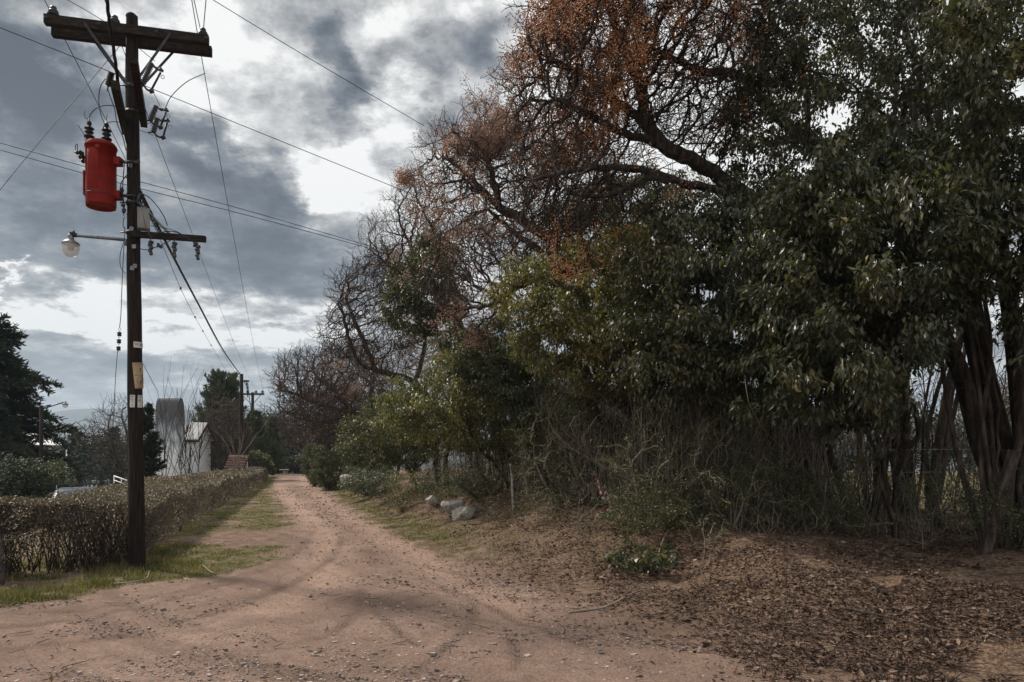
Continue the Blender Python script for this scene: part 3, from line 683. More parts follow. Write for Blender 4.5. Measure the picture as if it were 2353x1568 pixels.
def signs():
    zc = lambda py: 1.6 + (1060 - py) / F * 11.0
    A0 = math.radians(-90) + math.atan(-5.66 / 11.12) * -1 * 0
    face = math.atan2(-11.12, 5.66)      # the direction from the pole to the road camera side
    a = lambda off: face + off
    dot = lambda x, y, r=.0025: (np.array([(x, y, 0)] + [(x + r * math.cos(q), y + r * math.sin(q), 0) for q in np.linspace(0, 6.283, 9)]), np.array([[0, i, i + 1] for i in range(1, 9)]))
    def fat(s, size): return text_mesh(s, size)
    sign('small white plate lettered SE 09 near the top of the plates', 'sign', zc(791.5), a(.62), -.0, .165, .088, M_white,
         [('lettering', M_ink, [at(fat('SE', .052), -.048, .003, 1.1, 1), at(fat('094', .062), .033, -.002, .8, 1), dot(-.072, .036, .004), dot(-.072, -.036, .004)])])
    tri = strip([(-.062, -.07), (.062, -.07), (0, .055), (-.062, -.07)], .006)
    bolt = (np.array([(-.008, .03, 0), (.010, .03, 0), (.004, .008, 0), (.012, .008, 0), (-.004, -.035, 0), (.0, -.004, 0), (-.010, -.004, 0)]), np.array([[0, 6, 2], [0, 2, 1], [6, 5, 2], [5, 3, 2], [5, 4, 3]]))
    q_ = np.linspace(0, 2 * math.pi, 33); circ = strip(np.stack([.068 * np.cos(q_), .068 * np.sin(q_)], 1), .011)
    slash = strip([(-.048, .048), (.048, -.048)], .012)
    man = [strip([(.012, .05), (.012, -.05)], .006), strip([(-.012, .05), (.036, .05)], .005), strip([(.026, .048), (.026, -.04)], .005),
           strip([(-.03, -.03), (-.018, -.015), (-.006, .004), (.004, -.006)], .009), strip([(-.006, .004), (-.02, .0), (-.03, -.045)], .007), strip([(-.006, -.01), (.002, -.05)], .007), dot(-.008, .014, .007)]
    sh = lambda vf, y: at(vf, .012, y)
    sign('aged yellow plate with lightning triangle and no-climbing sign nailed to the pole', 'warning sign', zc(862), a(.66), .09, .185, .385, M_cream,
         [('heading', M_pink, [at(fat('PELIGRO', .038), .012, .168, .98, 1.2)]),
          ('triangle', M_olive, [sh(tri, .088)]), ('lightning', M_ink, [sh(bolt, .078)]),
          ('caption', M_ink, [at(fat('RIESGO ELECTRICO', .0235), .016, .0, .88, 1.15)]), ('lower_caption', M_ink, [at(fat('NO SUBIR', .030), .016, -.178, 1, 1)]),
          ('prohibition_ring', M_pink, [sh(circ, -.085), sh(slash, -.085)]), ('climbing_figure', M_ink, [sh(m_, -.085) for m_ in man]),
          *[('nail', M_ink, [dot(*q_)]) for q_ in ((-.08, .17, .006), (-.078, -.0, .006), (-.078, -.175, .006))]])
    for nm, off, xs, num in (('left white plate lettered AP 033 at head height on the pole', -.40, 0, '033'), ('right white plate lettered AP 032 with a rust stain', .62, 0, '032')):
        art = [('lettering', M_green, [at(fat('AP', .046), 0, .062, .95, .8)] + [at(fat(c_, .056), .0, .022 - .042 * i_, .85, .72) for i_, c_ in enumerate(num)]),
               *[('nail', M_ink, [dot(*q_)]) for q_ in ((-.027, .08, .004), (.027, .08, .004), (-.027, -.082, .004), (.027, -.082, .004))]]
        if num == '032': art.append(('rust_stain', mk('rust', [(0, (.35, .18, .09)), (1, (.5, .32, .2))], 30, 4, .8), [dot(-.018, .005, .016)]))
        sign(nm, 'sign', zc(922), a(off), -.03, .073, .185, M_white, art)

def wires():
    def wire(lab, pts, r=.005, M_=M_wire, sag=None, twist=False, name='power_line', beads=()):
        pts = [np.array(p, float) for p in pts]
        path = smoothpath(pts, 14) if len(pts) > 2 else np.array([pts[0] * (1 - t_) + pts[1] * t_ for t_ in np.linspace(0, 1, 24)])
        if sag:
            n_ = len(path); s_ = np.linspace(0, 1, n_); path[:, 2] -= sag * 4 * s_ * (1 - s_)
        b = MB()
        if twist:
            s_ = np.concatenate([[0], np.cumsum(np.linalg.norm(np.diff(path, axis=0), axis=1))]); nn = int(s_[-1] / .05); u = np.linspace(0, s_[-1], nn)
            q = np.stack([np.interp(u, s_, path[:, k]) for k in range(3)], 1); d_ = unit(np.gradient(q, axis=0)); e1 = unit(np.cross(d_, [0, 0, 1.])); e2 = np.cross(d_, e1)
            for k in range(3):
                a = u * 2 * math.pi / .55 + k * 2.094; b.tube(q + r * 1.1 * (np.cos(a)[:, None] * e1 + np.sin(a)[:, None] * e2), r, 5)
        else: b.tube(path, r, 5)
        for k in beads:
            p = path[int(k * (len(path) - 1))]; b.lathe(p - [0, 0, .03], (0, 0, 1), [(0, .004), (.01, .022), (.05, .022), (.06, .004)], 8)
        o = b.build(name, M_, loc=path[0]); tag(o, lab, 'cable', 'overhead lines')
        return o
    i1 = P(122, 38, 10.86); i2 = P(263, 60, 11.05); i3 = P(467, 86, 11.36)
    A1 = P(545, 882, 50); 
    # runs along the road: each comes over the viewer's head and goes on to the far poles
    wire('bare line from the leftmost head insulator down to the far crossed pole', [P(110, -40, 10.0) + [-.02, -1.5, .15], i1, (i1 + P(572, 903, 74)) / 2 + [0, 0, -.55], P(572, 903, 74)], .0065)
    wire('bare line from the middle head insulator down to the far crossed pole', [P(238, -40, 9.5), i2, (i2 + P(590, 902, 74.5)) / 2 + [0, 0, -.5], P(590, 902, 74.5)], .006, beads=(.62,))
    wire('bare line from the right end of the crossarm down to the far crossed pole', [P(477, -40, 9.6), i3, P(470, 170, 12.6), (i3 + P(605, 901, 75.5)) / 2 + [0, 0, -.55], P(605, 901, 75.5)], .0065, beads=(.86, .93))
    wire('thick twisted black cable dropping from above along the pole head', [P(242, -60, 9.2), P(250, 40, 9.6), P(262, 120, 9.9), P(270, 180, 10.2), P(281, 260, 10.7), P(293, 330, 10.95)], .012, M_wire, twist=True)
    wire('thick twisted black cable running down to the nearer far pole', [P(318, 436, 11.05), P(352, 500, 12.2), P(398, 590, 14.8), P(455, 698, 20), P(516, 810, 33), P(553, 862, 50)], .013, M_wire, twist=True)
    wire('thin beaded line just left of the twisted cable', [P(330, 470, 11.2), P(372, 560, 13.2), P(428, 690, 17.5), P(480, 785, 27), P(535, 878, 52)], .005, beads=(.45, .62, .7, .78))
    wire('topmost line crossing the sky from the upper middle into the treetops', [P(440, -30, 15), P(700, 128, 17), P(975, 290, 19.5)], .008)
    wire('single line crossing behind the pole head from upper left to the trees', [P(-40, 48, 15), P(220, 152, 16), P(560, 290, 18), P(960, 452, 21)], .009)
    wire('upper of the paired lines passing behind the transformer', [P(-40, 318, 20), P(300, 412, 21), P(560, 482, 23), P(850, 566, 26)], .010)
    wire('lower of the paired lines passing behind the transformer', [P(-40, 334, 19.7), P(300, 428, 20.7), P(560, 493, 22.7), P(850, 571, 25.7)], .010)
    wire('short line slanting from the upper left corner to the fuse gear', [P(120, -20, 10.4), P(247, 55, 10.6), P(356, 141, 10.9)], .005)
    wire('stay wire rising from the left frame edge to the pole head', [P(-30, 480, 9.6), P(20, 412, 9.8), P(150, 255, 10.4), P(277, 104, 11.1)], .0045)
    wire('slack black lead hanging beside the right head line', [P(379, 250, 11.1), P(395, 220, 11.2), P(430, 188, 11.3), P(471, 169, 11.55)], .0065, M_wire)
    wire('fine wire dropping from the upper fuse to the lower fuses', [P(350, 208, 10.6), P(360, 228, 10.7), P(368, 245, 10.8)], .004, M_wire)
    # insulated stay on the left of the shaft, with its egg insulators
    root = thing('guy_wire', P(262, 1105, 11.8), 'slack stay wire with three egg insulators left of the pole', 'stay wire')
    b = MB(); b.tube(smoothpath([P(285, 560, 10.95), P(281, 640, 10.9), P(278, 720, 10.9), P(275, 752, 10.9)], 8), .0055, 5)
    b.tube(smoothpath([P(271, 800, 10.9), P(266, 860, 10.95), P(261, 960, 11.1), P(256, 1040, 11.2), P(246, 1116, 11.3)], 8), .0045, 5)
    for k in range(4):
        y0 = 752 + 15.5 * k; 
        for s in (-1, 1): b.tube(smoothpath([P(275 - k * .9, y0, 10.9), P(275 - k * .9 + 2.6 * s, y0 + 5, 10.9), P(274.5 - k * .9, y0 + 10, 10.9)], 4), .003, 4)
    b.build('strand', M_cond, root)
    for k in range(3):
        p = P(274.4 - k * 1.0, 768 + 16.5 * k, 10.9); q = MB(); q.lathe(p - [0, 0, .032], (0, 0, 1), [(0, .012), (.004, .028), (.022, .03), (.03, .022), (.038, .03), (.058, .028), (.064, .012)], 12); q.build('egg_insulator', M_porc, root)

utility_pole()
cutout('uppermost of three fuse switches, just right of the pole head', (1362, 565), (1278, 752), (1440, 650), (1358, 805), 10.3, 11)
cutout('middle of three fuse switches, tilted on its bracket', (1402, 948), (1348, 1080), (1488, 1008), (1440, 1130), 11.0, 8)
cutout('lowest of three fuse switches', (1412, 1058), (1375, 1186), (1500, 1100), (1463, 1222), 11.3, 8)
def arrester():
    a, c = Z1(1000, 650, 10.15), Z1(968, 770, 10.15)
    root = thing('surge_arrester', c, 'small ribbed arrester at the near end of the left line arm', 'arrester')
    b = MB(); ribbed(b, a, c, 7, .024, .045); b.build('ribbed_body', M_porc, root)
    b = MB(); b.bar(c + [-.02, 0, .01], c + [.10, .1, .0], .03, .012); b.cyl(c, c - np.array([0.01, 0, .07]), .012, n=6); b.build('bracket', M_galv, root)
arrester(); transformer(); street_lamp(); junction_box(); signs(); wires()

def far_pole(lab, base, top, r, arm=False):
    root = thing('utility_pole', base, lab, 'utility pole', 'wooden power poles')
    b = MB(); b.tube([np.array(base) + (np.array(top) - base) * t_ for t_ in np.linspace(0, 1, 6)], np.linspace(r * 1.2, r * .85, 6), 12); b.build('shaft', M_wood, root)
    return root
Y1 = 50; p = P(555, 860, Y1); far_pole('plain timber pole standing in the far end of the hedge', (p[0] , Y1, land1(p[0], Y1) - .1), p, .135)
r_ = bpy.data.objects['utility_pole.001']
b = MB(); q = P(566, 876, Y1 - .2)
b.box(q, (.35, .1, .12)); b.cyl(q + [-.2, 0, .05], q + [.12, 0, -.5], .03, n=6); b.cyl(q + [0, 0, 0], q + [.1, 0, -1.1], .035, n=6); b.build('cable_bracket', M_iron, r_)
Y2 = 75; p = P(580.5, 902, Y2); far_pole('farther timber pole with a crossarm, beyond the plain one', (p[0], Y2, land1(p[0], Y2) - .1), p, .16)
r_ = bpy.data.objects['utility_pole.002']
b = MB(); zc_ = 1.6 + (1060 - 906.5) / F * Y2; x0 = P(553, 906, Y2)[0]; x1 = P(609, 906, Y2)[0]
b.box(((x0 + x1) / 2, Y2 - .25, zc_), (x1 - x0, .14, .18)); b.build('crossarm', M_beam, r_, smooth=False)
for s in (-1, 1): q = MB(); q.cyl((p[0] + s * .95, Y2 - .3, zc_ - .08), (p[0], Y2 - .2, zc_ - 1.1), .035, n=6); q.build('brace', M_iron, r_)
for px in (571, 590, 605): q = MB(); q.lathe((P(px, 0, Y2)[0], Y2 - .25, zc_ + .08), (0, 0, 1), [(0, .04), (.06, .04), (.07, .16), (.16, .18), (.2, .1), (.3, .09), (.31, 0)], 10); q.build('insulator', M_porc, r_)
def hw(lab, a, c, sag, r):
    a = P(*a); c = P(*c); s_ = np.linspace(0, 1, 20); pth = a + (c - a) * s_[:, None]; pth[:, 2] -= sag * 4 * s_ * (1 - s_)
    b = MB(); b.tube(pth, r, 5); tag(b.build('power_line', M_wire, loc=a), lab, 'cable', 'overhead lines')
hw('upper service line from the crossed pole towards the bare tree', (581, 950, 75), (672, 974, 80), .3, .035)
hw('lower service line from the crossed pole towards the bare tree', (581, 956, 75), (672, 984, 80), .3, .02)
hw('slack cable between the two far poles', (569, 880, 50), (581, 955, 75), .4, .03)
# ------------------------------------------------------------------ growing trees
def in_poly(poly, Y0, Y1, n, rng, back=1.0):
    """n points filling a crown whose silhouette and depth range are given"""
    poly = [(float(a), float(b)) for a, b in poly]; xs = [p[0] for p in poly]; ys = [p[1] for p in poly]; out = []
    tot = 0
    while tot < n:
        px = rng.uniform(min(xs), max(xs), n * 2); py = rng.uniform(min(ys), max(ys), n * 2); k = inside(px, py, poly)
        px = px[k]; py = py[k]; Y = rng.uniform(Y0, Y1, len(px))
        e = sdist(px, py, poly) * np.mean([Y0, Y1]) / F; half = (Y1 - Y0) / 2; w = np.clip(.25 + e / 1.3, 0, 1)     # rounder: thinner towards its rim
        Y = (Y0 + Y1) / 2 + (Y - (Y0 + Y1) / 2) * w
        Ym = (Y0 + Y1) / 2
        X = (px - CX) / F * Ym; Z = EYE + (HY - py) / F * Ym      # a solid body of its own, not stretched along the line of sight
        out.append(np.stack([X, Y, Z], 1)); tot += len(X)
    return np.concatenate(out)[:n]
def ellipsoid(c, r, n, rng):
    v = rng.normal(size=(n, 3)); v = unit(v) * rng.uniform(.15, 1, (n, 1)) ** .45
    return np.asarray(c) + v * np.asarray(r)

def grow(seeds, att, step=.2, infl=2.0, kill=.45, iters=90, trop=(0, 0, .0), jit=.25, rng=None, maxn=14000):
    """space colonisation: limbs given as polylines, then twigs that reach for the attraction points"""
    rng = rng or RNG; pos = []; par = []
    for s in seeds:
        s = smoothpath(s, 6) if len(s) > 2 else np.array([np.array(s[0]) * (1 - t_) + np.array(s[1]) * t_ for t_ in np.linspace(0, 1, 8)])
        L = np.concatenate([[0], np.cumsum(np.linalg.norm(np.diff(s, axis=0), axis=1))]); u = np.linspace(0, L[-1], max(3, int(L[-1] / step)))
        q = np.stack([np.interp(u, L, s[:, k]) for k in range(3)], 1)
        q[1:-1] += rng.normal(0, step * .10, (max(len(q) - 2, 0), 3))
        if pos:
            A = np.array(pos); i0 = int(np.argmin(np.linalg.norm(A - q[0], axis=1))); last = i0; q = q[1:]
        else: last = -1
        for p in q: pos.append(p); par.append(last); last = len(pos) - 1
    pos = [np.array(p) for p in pos]; att = att.copy()
    near = np.full(len(att), 1e9); ni = np.zeros(len(att), int)
    def upd(new0):
        nonlocal near, ni
        A = np.array(pos[new0:])
        for c in range(0, len(A), 400):
            D = np.linalg.norm(att[:, None] - A[None, c:c + 400], axis=2); m = D.min(1); j = D.argmin(1) + new0 + c
            b = m < near; near[b] = m[b]; ni[b] = j[b]
    upd(0); last_dir = {}
    for it in range(iters):
        keep = near > kill; att = att[keep]; near = near[keep]; ni = ni[keep]
        if not len(att): break
        act = near < infl
        if not act.any(): act = near <= np.quantile(near, .05)
        P_ = np.array(pos); ids = ni[act]; d_ = unit(att[act] - P_[ids])
        S = np.zeros((len(P_), 3)); np.add.at(S, ids, d_); u = np.unique(ids)
        dirs = unit(unit(S[u]) + np.array(trop) + rng.normal(0, jit, (len(u), 3)))
        n0 = len(pos)
        for k, i in enumerate(u):
            key = int(i); dd = dirs[k]
            if key in last_dir and last_dir[key] @ dd > .97: dd = unit(dd + rng.normal(0, .5, 3))
            last_dir[key] = dd; pos.append(P_[i] + dd * step * rng.uniform(.8, 1.15)); par.append(key)
        upd(n0)
        if len(pos) > maxn: break
    return np.array(pos), np.array(par)
def add_twigs(pos, par, every, length, seg, n, rng, up=.25, spread=.9, only_tips=False, limit=None):
    """short crooked shoots on thin wood"""
    cnt = np.bincount(par[par >= 0], minlength=len(pos)); ids = np.where((cnt == 0) | (~np.full(len(pos), only_tips) & (rng.random(len(pos)) < every) & (radii(pos, par, .004, 2.2)[0] < .012)))[0]
    if limit and len(ids) > limit: ids = rng.choice(ids, limit, False)
    dirs = np.zeros_like(pos); m = par >= 0; dirs[m] = unit(pos[m] - pos[par[m]])
    P_ = [pos]; R_ = [par]; base = len(pos)
    for k in range(n):
        cur = pos[ids]; pi = ids.copy(); dd = unit(dirs[ids] * .8 + rng.normal(0, spread * .6, (len(ids), 3)) + [0, 0, up])
        for s_ in range(seg):
            cur = cur + dd * (length / seg * rng.uniform(.6, 1.2, (len(ids), 1))); P_.append(cur); R_.append(pi); pi = np.arange(base, base + len(ids)); base += len(ids)
            dd = unit(dd + rng.normal(0, .28, dd.shape) + [0, 0, up * .5])
    return np.concatenate(P_), np.concatenate(R_)
def radii(pos, par, tip, e):
    n = len(pos); s = np.zeros(n); r = np.zeros(n); order = range(n - 1, -1, -1); tip_e = tip ** e; big = np.full(n, -1); bv = np.zeros(n)
    pl_ = par.tolist(); sl = s.tolist(); bvl = bv.tolist(); bg_ = big.tolist()
    # children always carry higher numbers than their parent
    for i in order:
        if sl[i] == 0: sl[i] = tip_e
        p = pl_[i]
        if p >= 0:
            sl[p] += sl[i]
            if sl[i] > bvl[p]: bvl[p] = sl[i]; bg_[p] = i
    return np.array(sl) ** (1 / e), np.array(bg_)
def skeleton(mb, pos, par, tip=.004, rbase=.15, sides=((.05, 9), (.015, 5), (0, 3)), rmin=None, thick=None, cap=None):
    """tubes along a branching skeleton; returns the radius at each node"""
    ntip = max(2, int((np.bincount(par[par >= 0], minlength=len(pos)) == 0).sum()))
    e = math.log(ntip) / math.log(max(rbase / tip, 1.5)); e = min(max(e, 1.4), 4)
    r, main = radii(pos, par, tip, e); r = r * (rbase / r[0]) ** np.clip((r - tip) / max(r[0] - tip, 1e-6), 0, 1)
    if cap: r = np.minimum(r, cap)
    n = len(pos); d_ = np.zeros((n, 3)); m = par >= 0; d_[m] = unit(pos[m] - pos[par[m]])
    hasm = main >= 0; d_[~m & hasm] = unit(pos[main[~m & hasm]] - pos[~m & hasm]); d_[hasm] = unit(d_[hasm] + unit(pos[main[hasm]] - pos[hasm]))
    ref = np.array([.32, .91, .26]); k = np.where(m)[0]; hi = 1e9
    for lo, ns in sides:
        e_ = k[(r[k] >= lo) & (r[k] < hi)]; hi = lo
        if not len(e_): continue
        p = par[e_]; ismain = main[p] == e_
        da = np.where(ismain[:, None], d_[p], unit(pos[e_] - pos[p])); ra = np.where(ismain, r[p], np.minimum(r[e_] * 1.15, r[p])); db = d_[e_]; rb = r[e_]
        ra = np.minimum(ra, np.maximum(r[e_] * 1.9, .003)); a = np.arange(ns) * 2 * math.pi / ns
        def ring(c, dd, rr):
            u = unit(np.cross(dd, ref)); w = np.cross(dd, u)
            return c[:, None] + rr[:, None, None] * (np.cos(a)[None, :, None] * u[:, None] + np.sin(a)[None, :, None] * w[:, None])
        V = np.concatenate([ring(pos[p], da, ra), ring(pos[e_], db, rb)], 1).reshape(-1, 3)
        b_ = np.arange(len(e_))[:, None] * 2 * ns; j = np.arange(ns)[None]; q = (j + 1) % ns
        mb.add(V, np.stack([b_ + j, b_ + q, b_ + ns + q, b_ + ns + j], -1).reshape(-1, 4))
    return r
LEAF = (np.array([[0, 0, 0], [.42, .21, .05], [.42, -.21, .05], [.5, 0, -.03], [1, 0, -.14]]), np.array([[0, 3, 1], [0, 2, 3], [3, 4, 1], [2, 4, 3]]))
LEAF2 = (np.array([[0, 0, 0], [.45, .26, .05], [1, 0, -.1], [.45, -.26, .05]]), np.array([[0, 3, 1], [1, 3, 2]]))
BLADE = (np.array([[0, .035, 0], [0, -.035, 0], [.55, .02, .02], [.55, -.02, .02], [1, 0, -.12]]), np.array([[0, 1, 3], [0, 3, 2], [2, 3, 4]]))
NEEDLE = (np.array([[0, 0, 0], [.5, .09, .02], [1, 0, 0], [.5, -.09, .02], [.1, 0, .0], [.6, .0, .13], [1.1, .05, .1], [.6, .06, -.1]]), np.array([[0, 3, 1], [1, 3, 2], [4, 7, 5], [5, 7, 6]]))
OCTA = (np.array([[1, 0, 0], [-1, 0, 0], [0, 1, 0], [0, -1, 0], [0, 0, 1], [0, 0, -1]]) * .5, np.array([[0, 2, 4], [2, 1, 4], [1, 3, 4], [3, 0, 4], [2, 0, 5], [1, 2, 5], [3, 1, 5], [0, 3, 5]]))
def scatter(mb, tmpl, p, a, size, rng, face=None, roll=1.2):
    """one small leaf-like piece at each point, its long axis along a"""
    tv, tf = tmpl; a = unit(a); n = len(p)
    upv = np.array([0, 0, 1.]) if face is None else np.asarray(face, float)
    nn = upv + rng.normal(0, roll * .5, (n, 3)); nn = nn - (nn * a).sum(1, keepdims=True) * a; nn = unit(nn); b = np.cross(nn, a)
    size = np.broadcast_to(size, (n,))
    V = p[:, None] + size[:, None, None] * (tv[None, :, 0:1] * a[:, None] + tv[None, :, 1:2] * b[:, None] + tv[None, :, 2:3] * nn[:, None])
    k = len(tv); mb.add(V.reshape(-1, 3), (np.arange(n)[:, None, None] * k + tf[None]).reshape(-1, 3))
def leafy(mb, pos, par, r, rng, n, size, tmpl=LEAF, rmax=.012, spread=.07, down=.8, zmin=None, keep=None, roll=1.2, out=.6):
    ids = np.where((r < rmax) & (par >= 0))[0]
    if keep is not None: ids = ids[keep(pos[ids])]
    if zmin is not None: ids = ids[pos[ids, 2] > zmin]
    if not len(ids): return
    i = rng.choice(ids, n); t_ = rng.random((n, 1)); p = pos[i] * t_ + pos[par[i]] * (1 - t_) + rng.normal(0, spread, (n, 3)) * [1, 1, .7]
    a = rng.normal(0, out, (n, 3)) + [0, 0, -down] + unit(pos[i] - pos[par[i]]) * .5
    scatter(mb, tmpl, p, a, size * rng.uniform(.6, 1.2, n), rng, roll=roll)

# ------------------------------------------------------------------ plant colours
M_bark = mk('grey_brown_bark', [(0, (.03, .022, .017)), (.5, (.085, .062, .05)), (1, (.19, .145, .12))], 5, 8, .9, .5, 28, stretch=(3, 3, .8))
M_barkd = mk('dark_bark', [(0, (.016, .013, .011)), (.5, (.045, .034, .027)), (1, (.13, .10, .08))], 5, 8, .9, .5, 9, stretch=(3, 3, .6))
M_pale = mk('pale_dry_stems', [(0, (.08, .062, .05)), (.5, (.22, .178, .145)), (1, (.48, .42, .36))], 3, 5, .85, island=.55)
M_priv = mk('privet_leaf', [(0, (.018, .021, .012)), (.35, (.038, .044, .023)), (.62, (.070, .073, .035)), (.85, (.14, .125, .056)), (1, (.30, .20, .08))], .9, 3, .36, spec=.55, island=.65, transl=.22)
M_privy = mk('yellowing_privet_leaf', [(0, (.03, .038, .018)), (.35, (.075, .085, .036)), (.62, (.17, .15, .055)), (.85, (.32, .25, .08)), (1, (.48, .31, .10))], 1.1, 3, .42, spec=.5, island=.6, transl=.25)
M_gloss = mk('glossy_green_leaf', [(0, (.026, .034, .02)), (.5, (.055, .07, .038)), (1, (.17, .17, .10))], 1.1, 3, .42, spec=.5, island=.6, transl=.2)
M_small = mk('small_dull_leaf', [(0, (.03, .036, .016)), (.5, (.065, .072, .03)), (1, (.16, .14, .065))], 1.3, 3, .55, spec=.4, island=.6, transl=.2)
M_berry = mk('orange_berries', [(0, (.22, .085, .03)), (.5, (.42, .175, .065)), (1, (.58, .32, .16))], .8, 3, .5, spec=.4, island=.5)
M_berryp = mk('faded_pinkish_berries', [(0, (.19, .10, .068)), (.5, (.36, .21, .145)), (1, (.54, .37, .28))], .8, 3, .5, spec=.4, island=.5)
M_conif = mk('dark_conifer_needles', [(0, (.014, .022, .016)), (.5, (.032, .048, .03)), (1, (.075, .09, .048))], .9, 3, .6, spec=.3, island=.5, transl=.08)
M_pine = mk('pine_needles', [(0, (.03, .04, .022)), (.5, (.07, .085, .042)), (1, (.15, .155, .08))], .9, 3, .6, spec=.3, island=.5, transl=.1)
M_hedge = mk('hedge_leaf', [(0, (.025, .026, .02)), (.3, (.062, .054, .04)), (.55, (.125, .098, .076)), (.8, (.24, .18, .135)), (1, (.42, .29, .18))], 1.6, 4, .45, spec=.5, island=.68, transl=.15)
M_hedge2 = mk('brown_winter_hedge_leaf', [(0, (.03, .022, .02)), (.35, (.07, .055, .046)), (.6, (.12, .088, .072)), (.82, (.21, .16, .13)), (1, (.40, .28, .19))], 1.8, 4, .45, spec=.45, island=.68, transl=.15)
M_hstem = mk('hedge_stems', [(0, (.018, .013, .012)), (.5, (.05, .037, .033)), (1, (.12, .085, .075))], 4, 5, .85, island=.5)
M_grass = mk('grass_blade', [(0, (.035, .04, .016)), (.35, (.075, .08, .03)), (.6, (.15, .13, .055)), (.8, (.26, .20, .11)), (1, (.36, .28, .18))], 1.2, 4, .6, spec=.3, island=.5, transl=.25)
M_litter = mk('dead_leaves', [(0, (.028, .018, .013)), (.45, (.072, .045, .031)), (.8, (.155, .10, .07)), (.95, (.30, .215, .16)), (1, (.44, .34, .26))], 2, 4, .75, spec=.25, island=.75)
M_roadleaf = mk('fallen_green_and_brown_leaves', [(0, (.035, .045, .012)), (.35, (.10, .10, .03)), (.55, (.25, .17, .05)), (.8, (.10, .05, .025)), (1, (.40, .32, .2))], 2, 2, .6, spec=.4, island=.95)
M_stone = mk('grey_boulder', [(0, (.15, .13, .11)), (.35, (.45, .41, .36)), (1, (.68, .63, .57))], 6, 9, .9, 1.6, 14)
M_peb = mk('small_stones', [(0, (.09, .07, .065)), (.5, (.22, .17, .145)), (1, (.46, .38, .33))], 3, 3, .85, island=.85)
M_wood2 = mk('distant_scrub', [(0, (.04, .036, .028)), (.5, (.09, .078, .06)), (1, (.16, .135, .105))], .3, 4, .9, island=.5)
M_woodg = mk('distant_evergreens', [(0, (.018, .026, .016)), (.5, (.04, .052, .03)), (1, (.085, .09, .052))], .3, 4, .9, island=.5)

def rg(s): return np.random.default_rng(s)
def tree(name, lab, cat, seeds, att, wood, r0, tip=.004, leaves=None, berries=None, step=.2, infl=2., kill=.42, twigs=None, trop=(0, 0, 0), jit=.25, seed=1, group=None, extra=None, maxn=14000, iters=90, split=.035, cap=None):
    g = rg(seed); base = np.array(seeds[0][0], float)
    pos, par = grow(seeds, att, step, infl, kill, iters, trop, jit, g, maxn)
    if twigs:
        for tw in twigs: pos, par = add_twigs(pos, par, rng=g, **tw)
    root = thing(name, base, lab, cat, group)
    full = MB(); r = skeleton(full, pos, par, tip, r0, cap=cap)
    full.build('trunk', wood, root)
    for L in (leaves or []):
        L = dict(L); m_ = L.pop('mat'); nm = L.pop('name', 'crown'); b = MB(); leafy(b, pos, par, r, g, **L); b.build(nm, m_, root, smooth=False)
    for B in (berries or []):
        B = dict(B); m_ = B.pop('mat'); n = B.pop('n'); k = B.pop('per'); size = B.pop('size'); ks = B.pop('keep', None)
        cnt = np.bincount(par[par >= 0], minlength=len(pos)); ids = np.where((cnt == 0) | (r < .006))[0]
        if ks is not None: ids = ids[ks(pos[ids])]
        # the fruit hangs in bunches, thick on some boughs and missing on others
        dens = fbm(pos[ids, 0] * .9 + pos[ids, 1] * .5, pos[ids, 2] * .9, 3, seed) ** 9; dens /= dens.sum()
        i = g.choice(ids, n, p=dens); c = np.repeat(pos[i] + g.normal(0, .05, (n, 3)) + [0, 0, -.06], k, 0); p = c + g.normal(0, 1, (n * k, 3)) * [.045, .045, .065]
        b = MB(); scatter(b, OCTA, p, g.normal(size=p.shape), size * g.uniform(.75, 1.15, len(p)), g); b.build('fruit', m_, root)
        b = MB(); q = (p[::2] + c[::2]) / 2; b2 = unit(p[::2] - c[::2] - [0, 0, .02]); 
    return root, pos, par, r
# ------------------------------------------------------------------ the tree row right of the road
def PP(*q, Y=None): return [P(a, b, (c[0] if c else Y)) for a, b, *c in q]
def ground_at(px, Y, dz=-.1):
    x = (px - CX) / F * Y; return np.array([x, Y, land1(x, Y) + dz])
TW = dict(every=.5, length=.26, seg=3, n=2, up=.22, spread=.9)
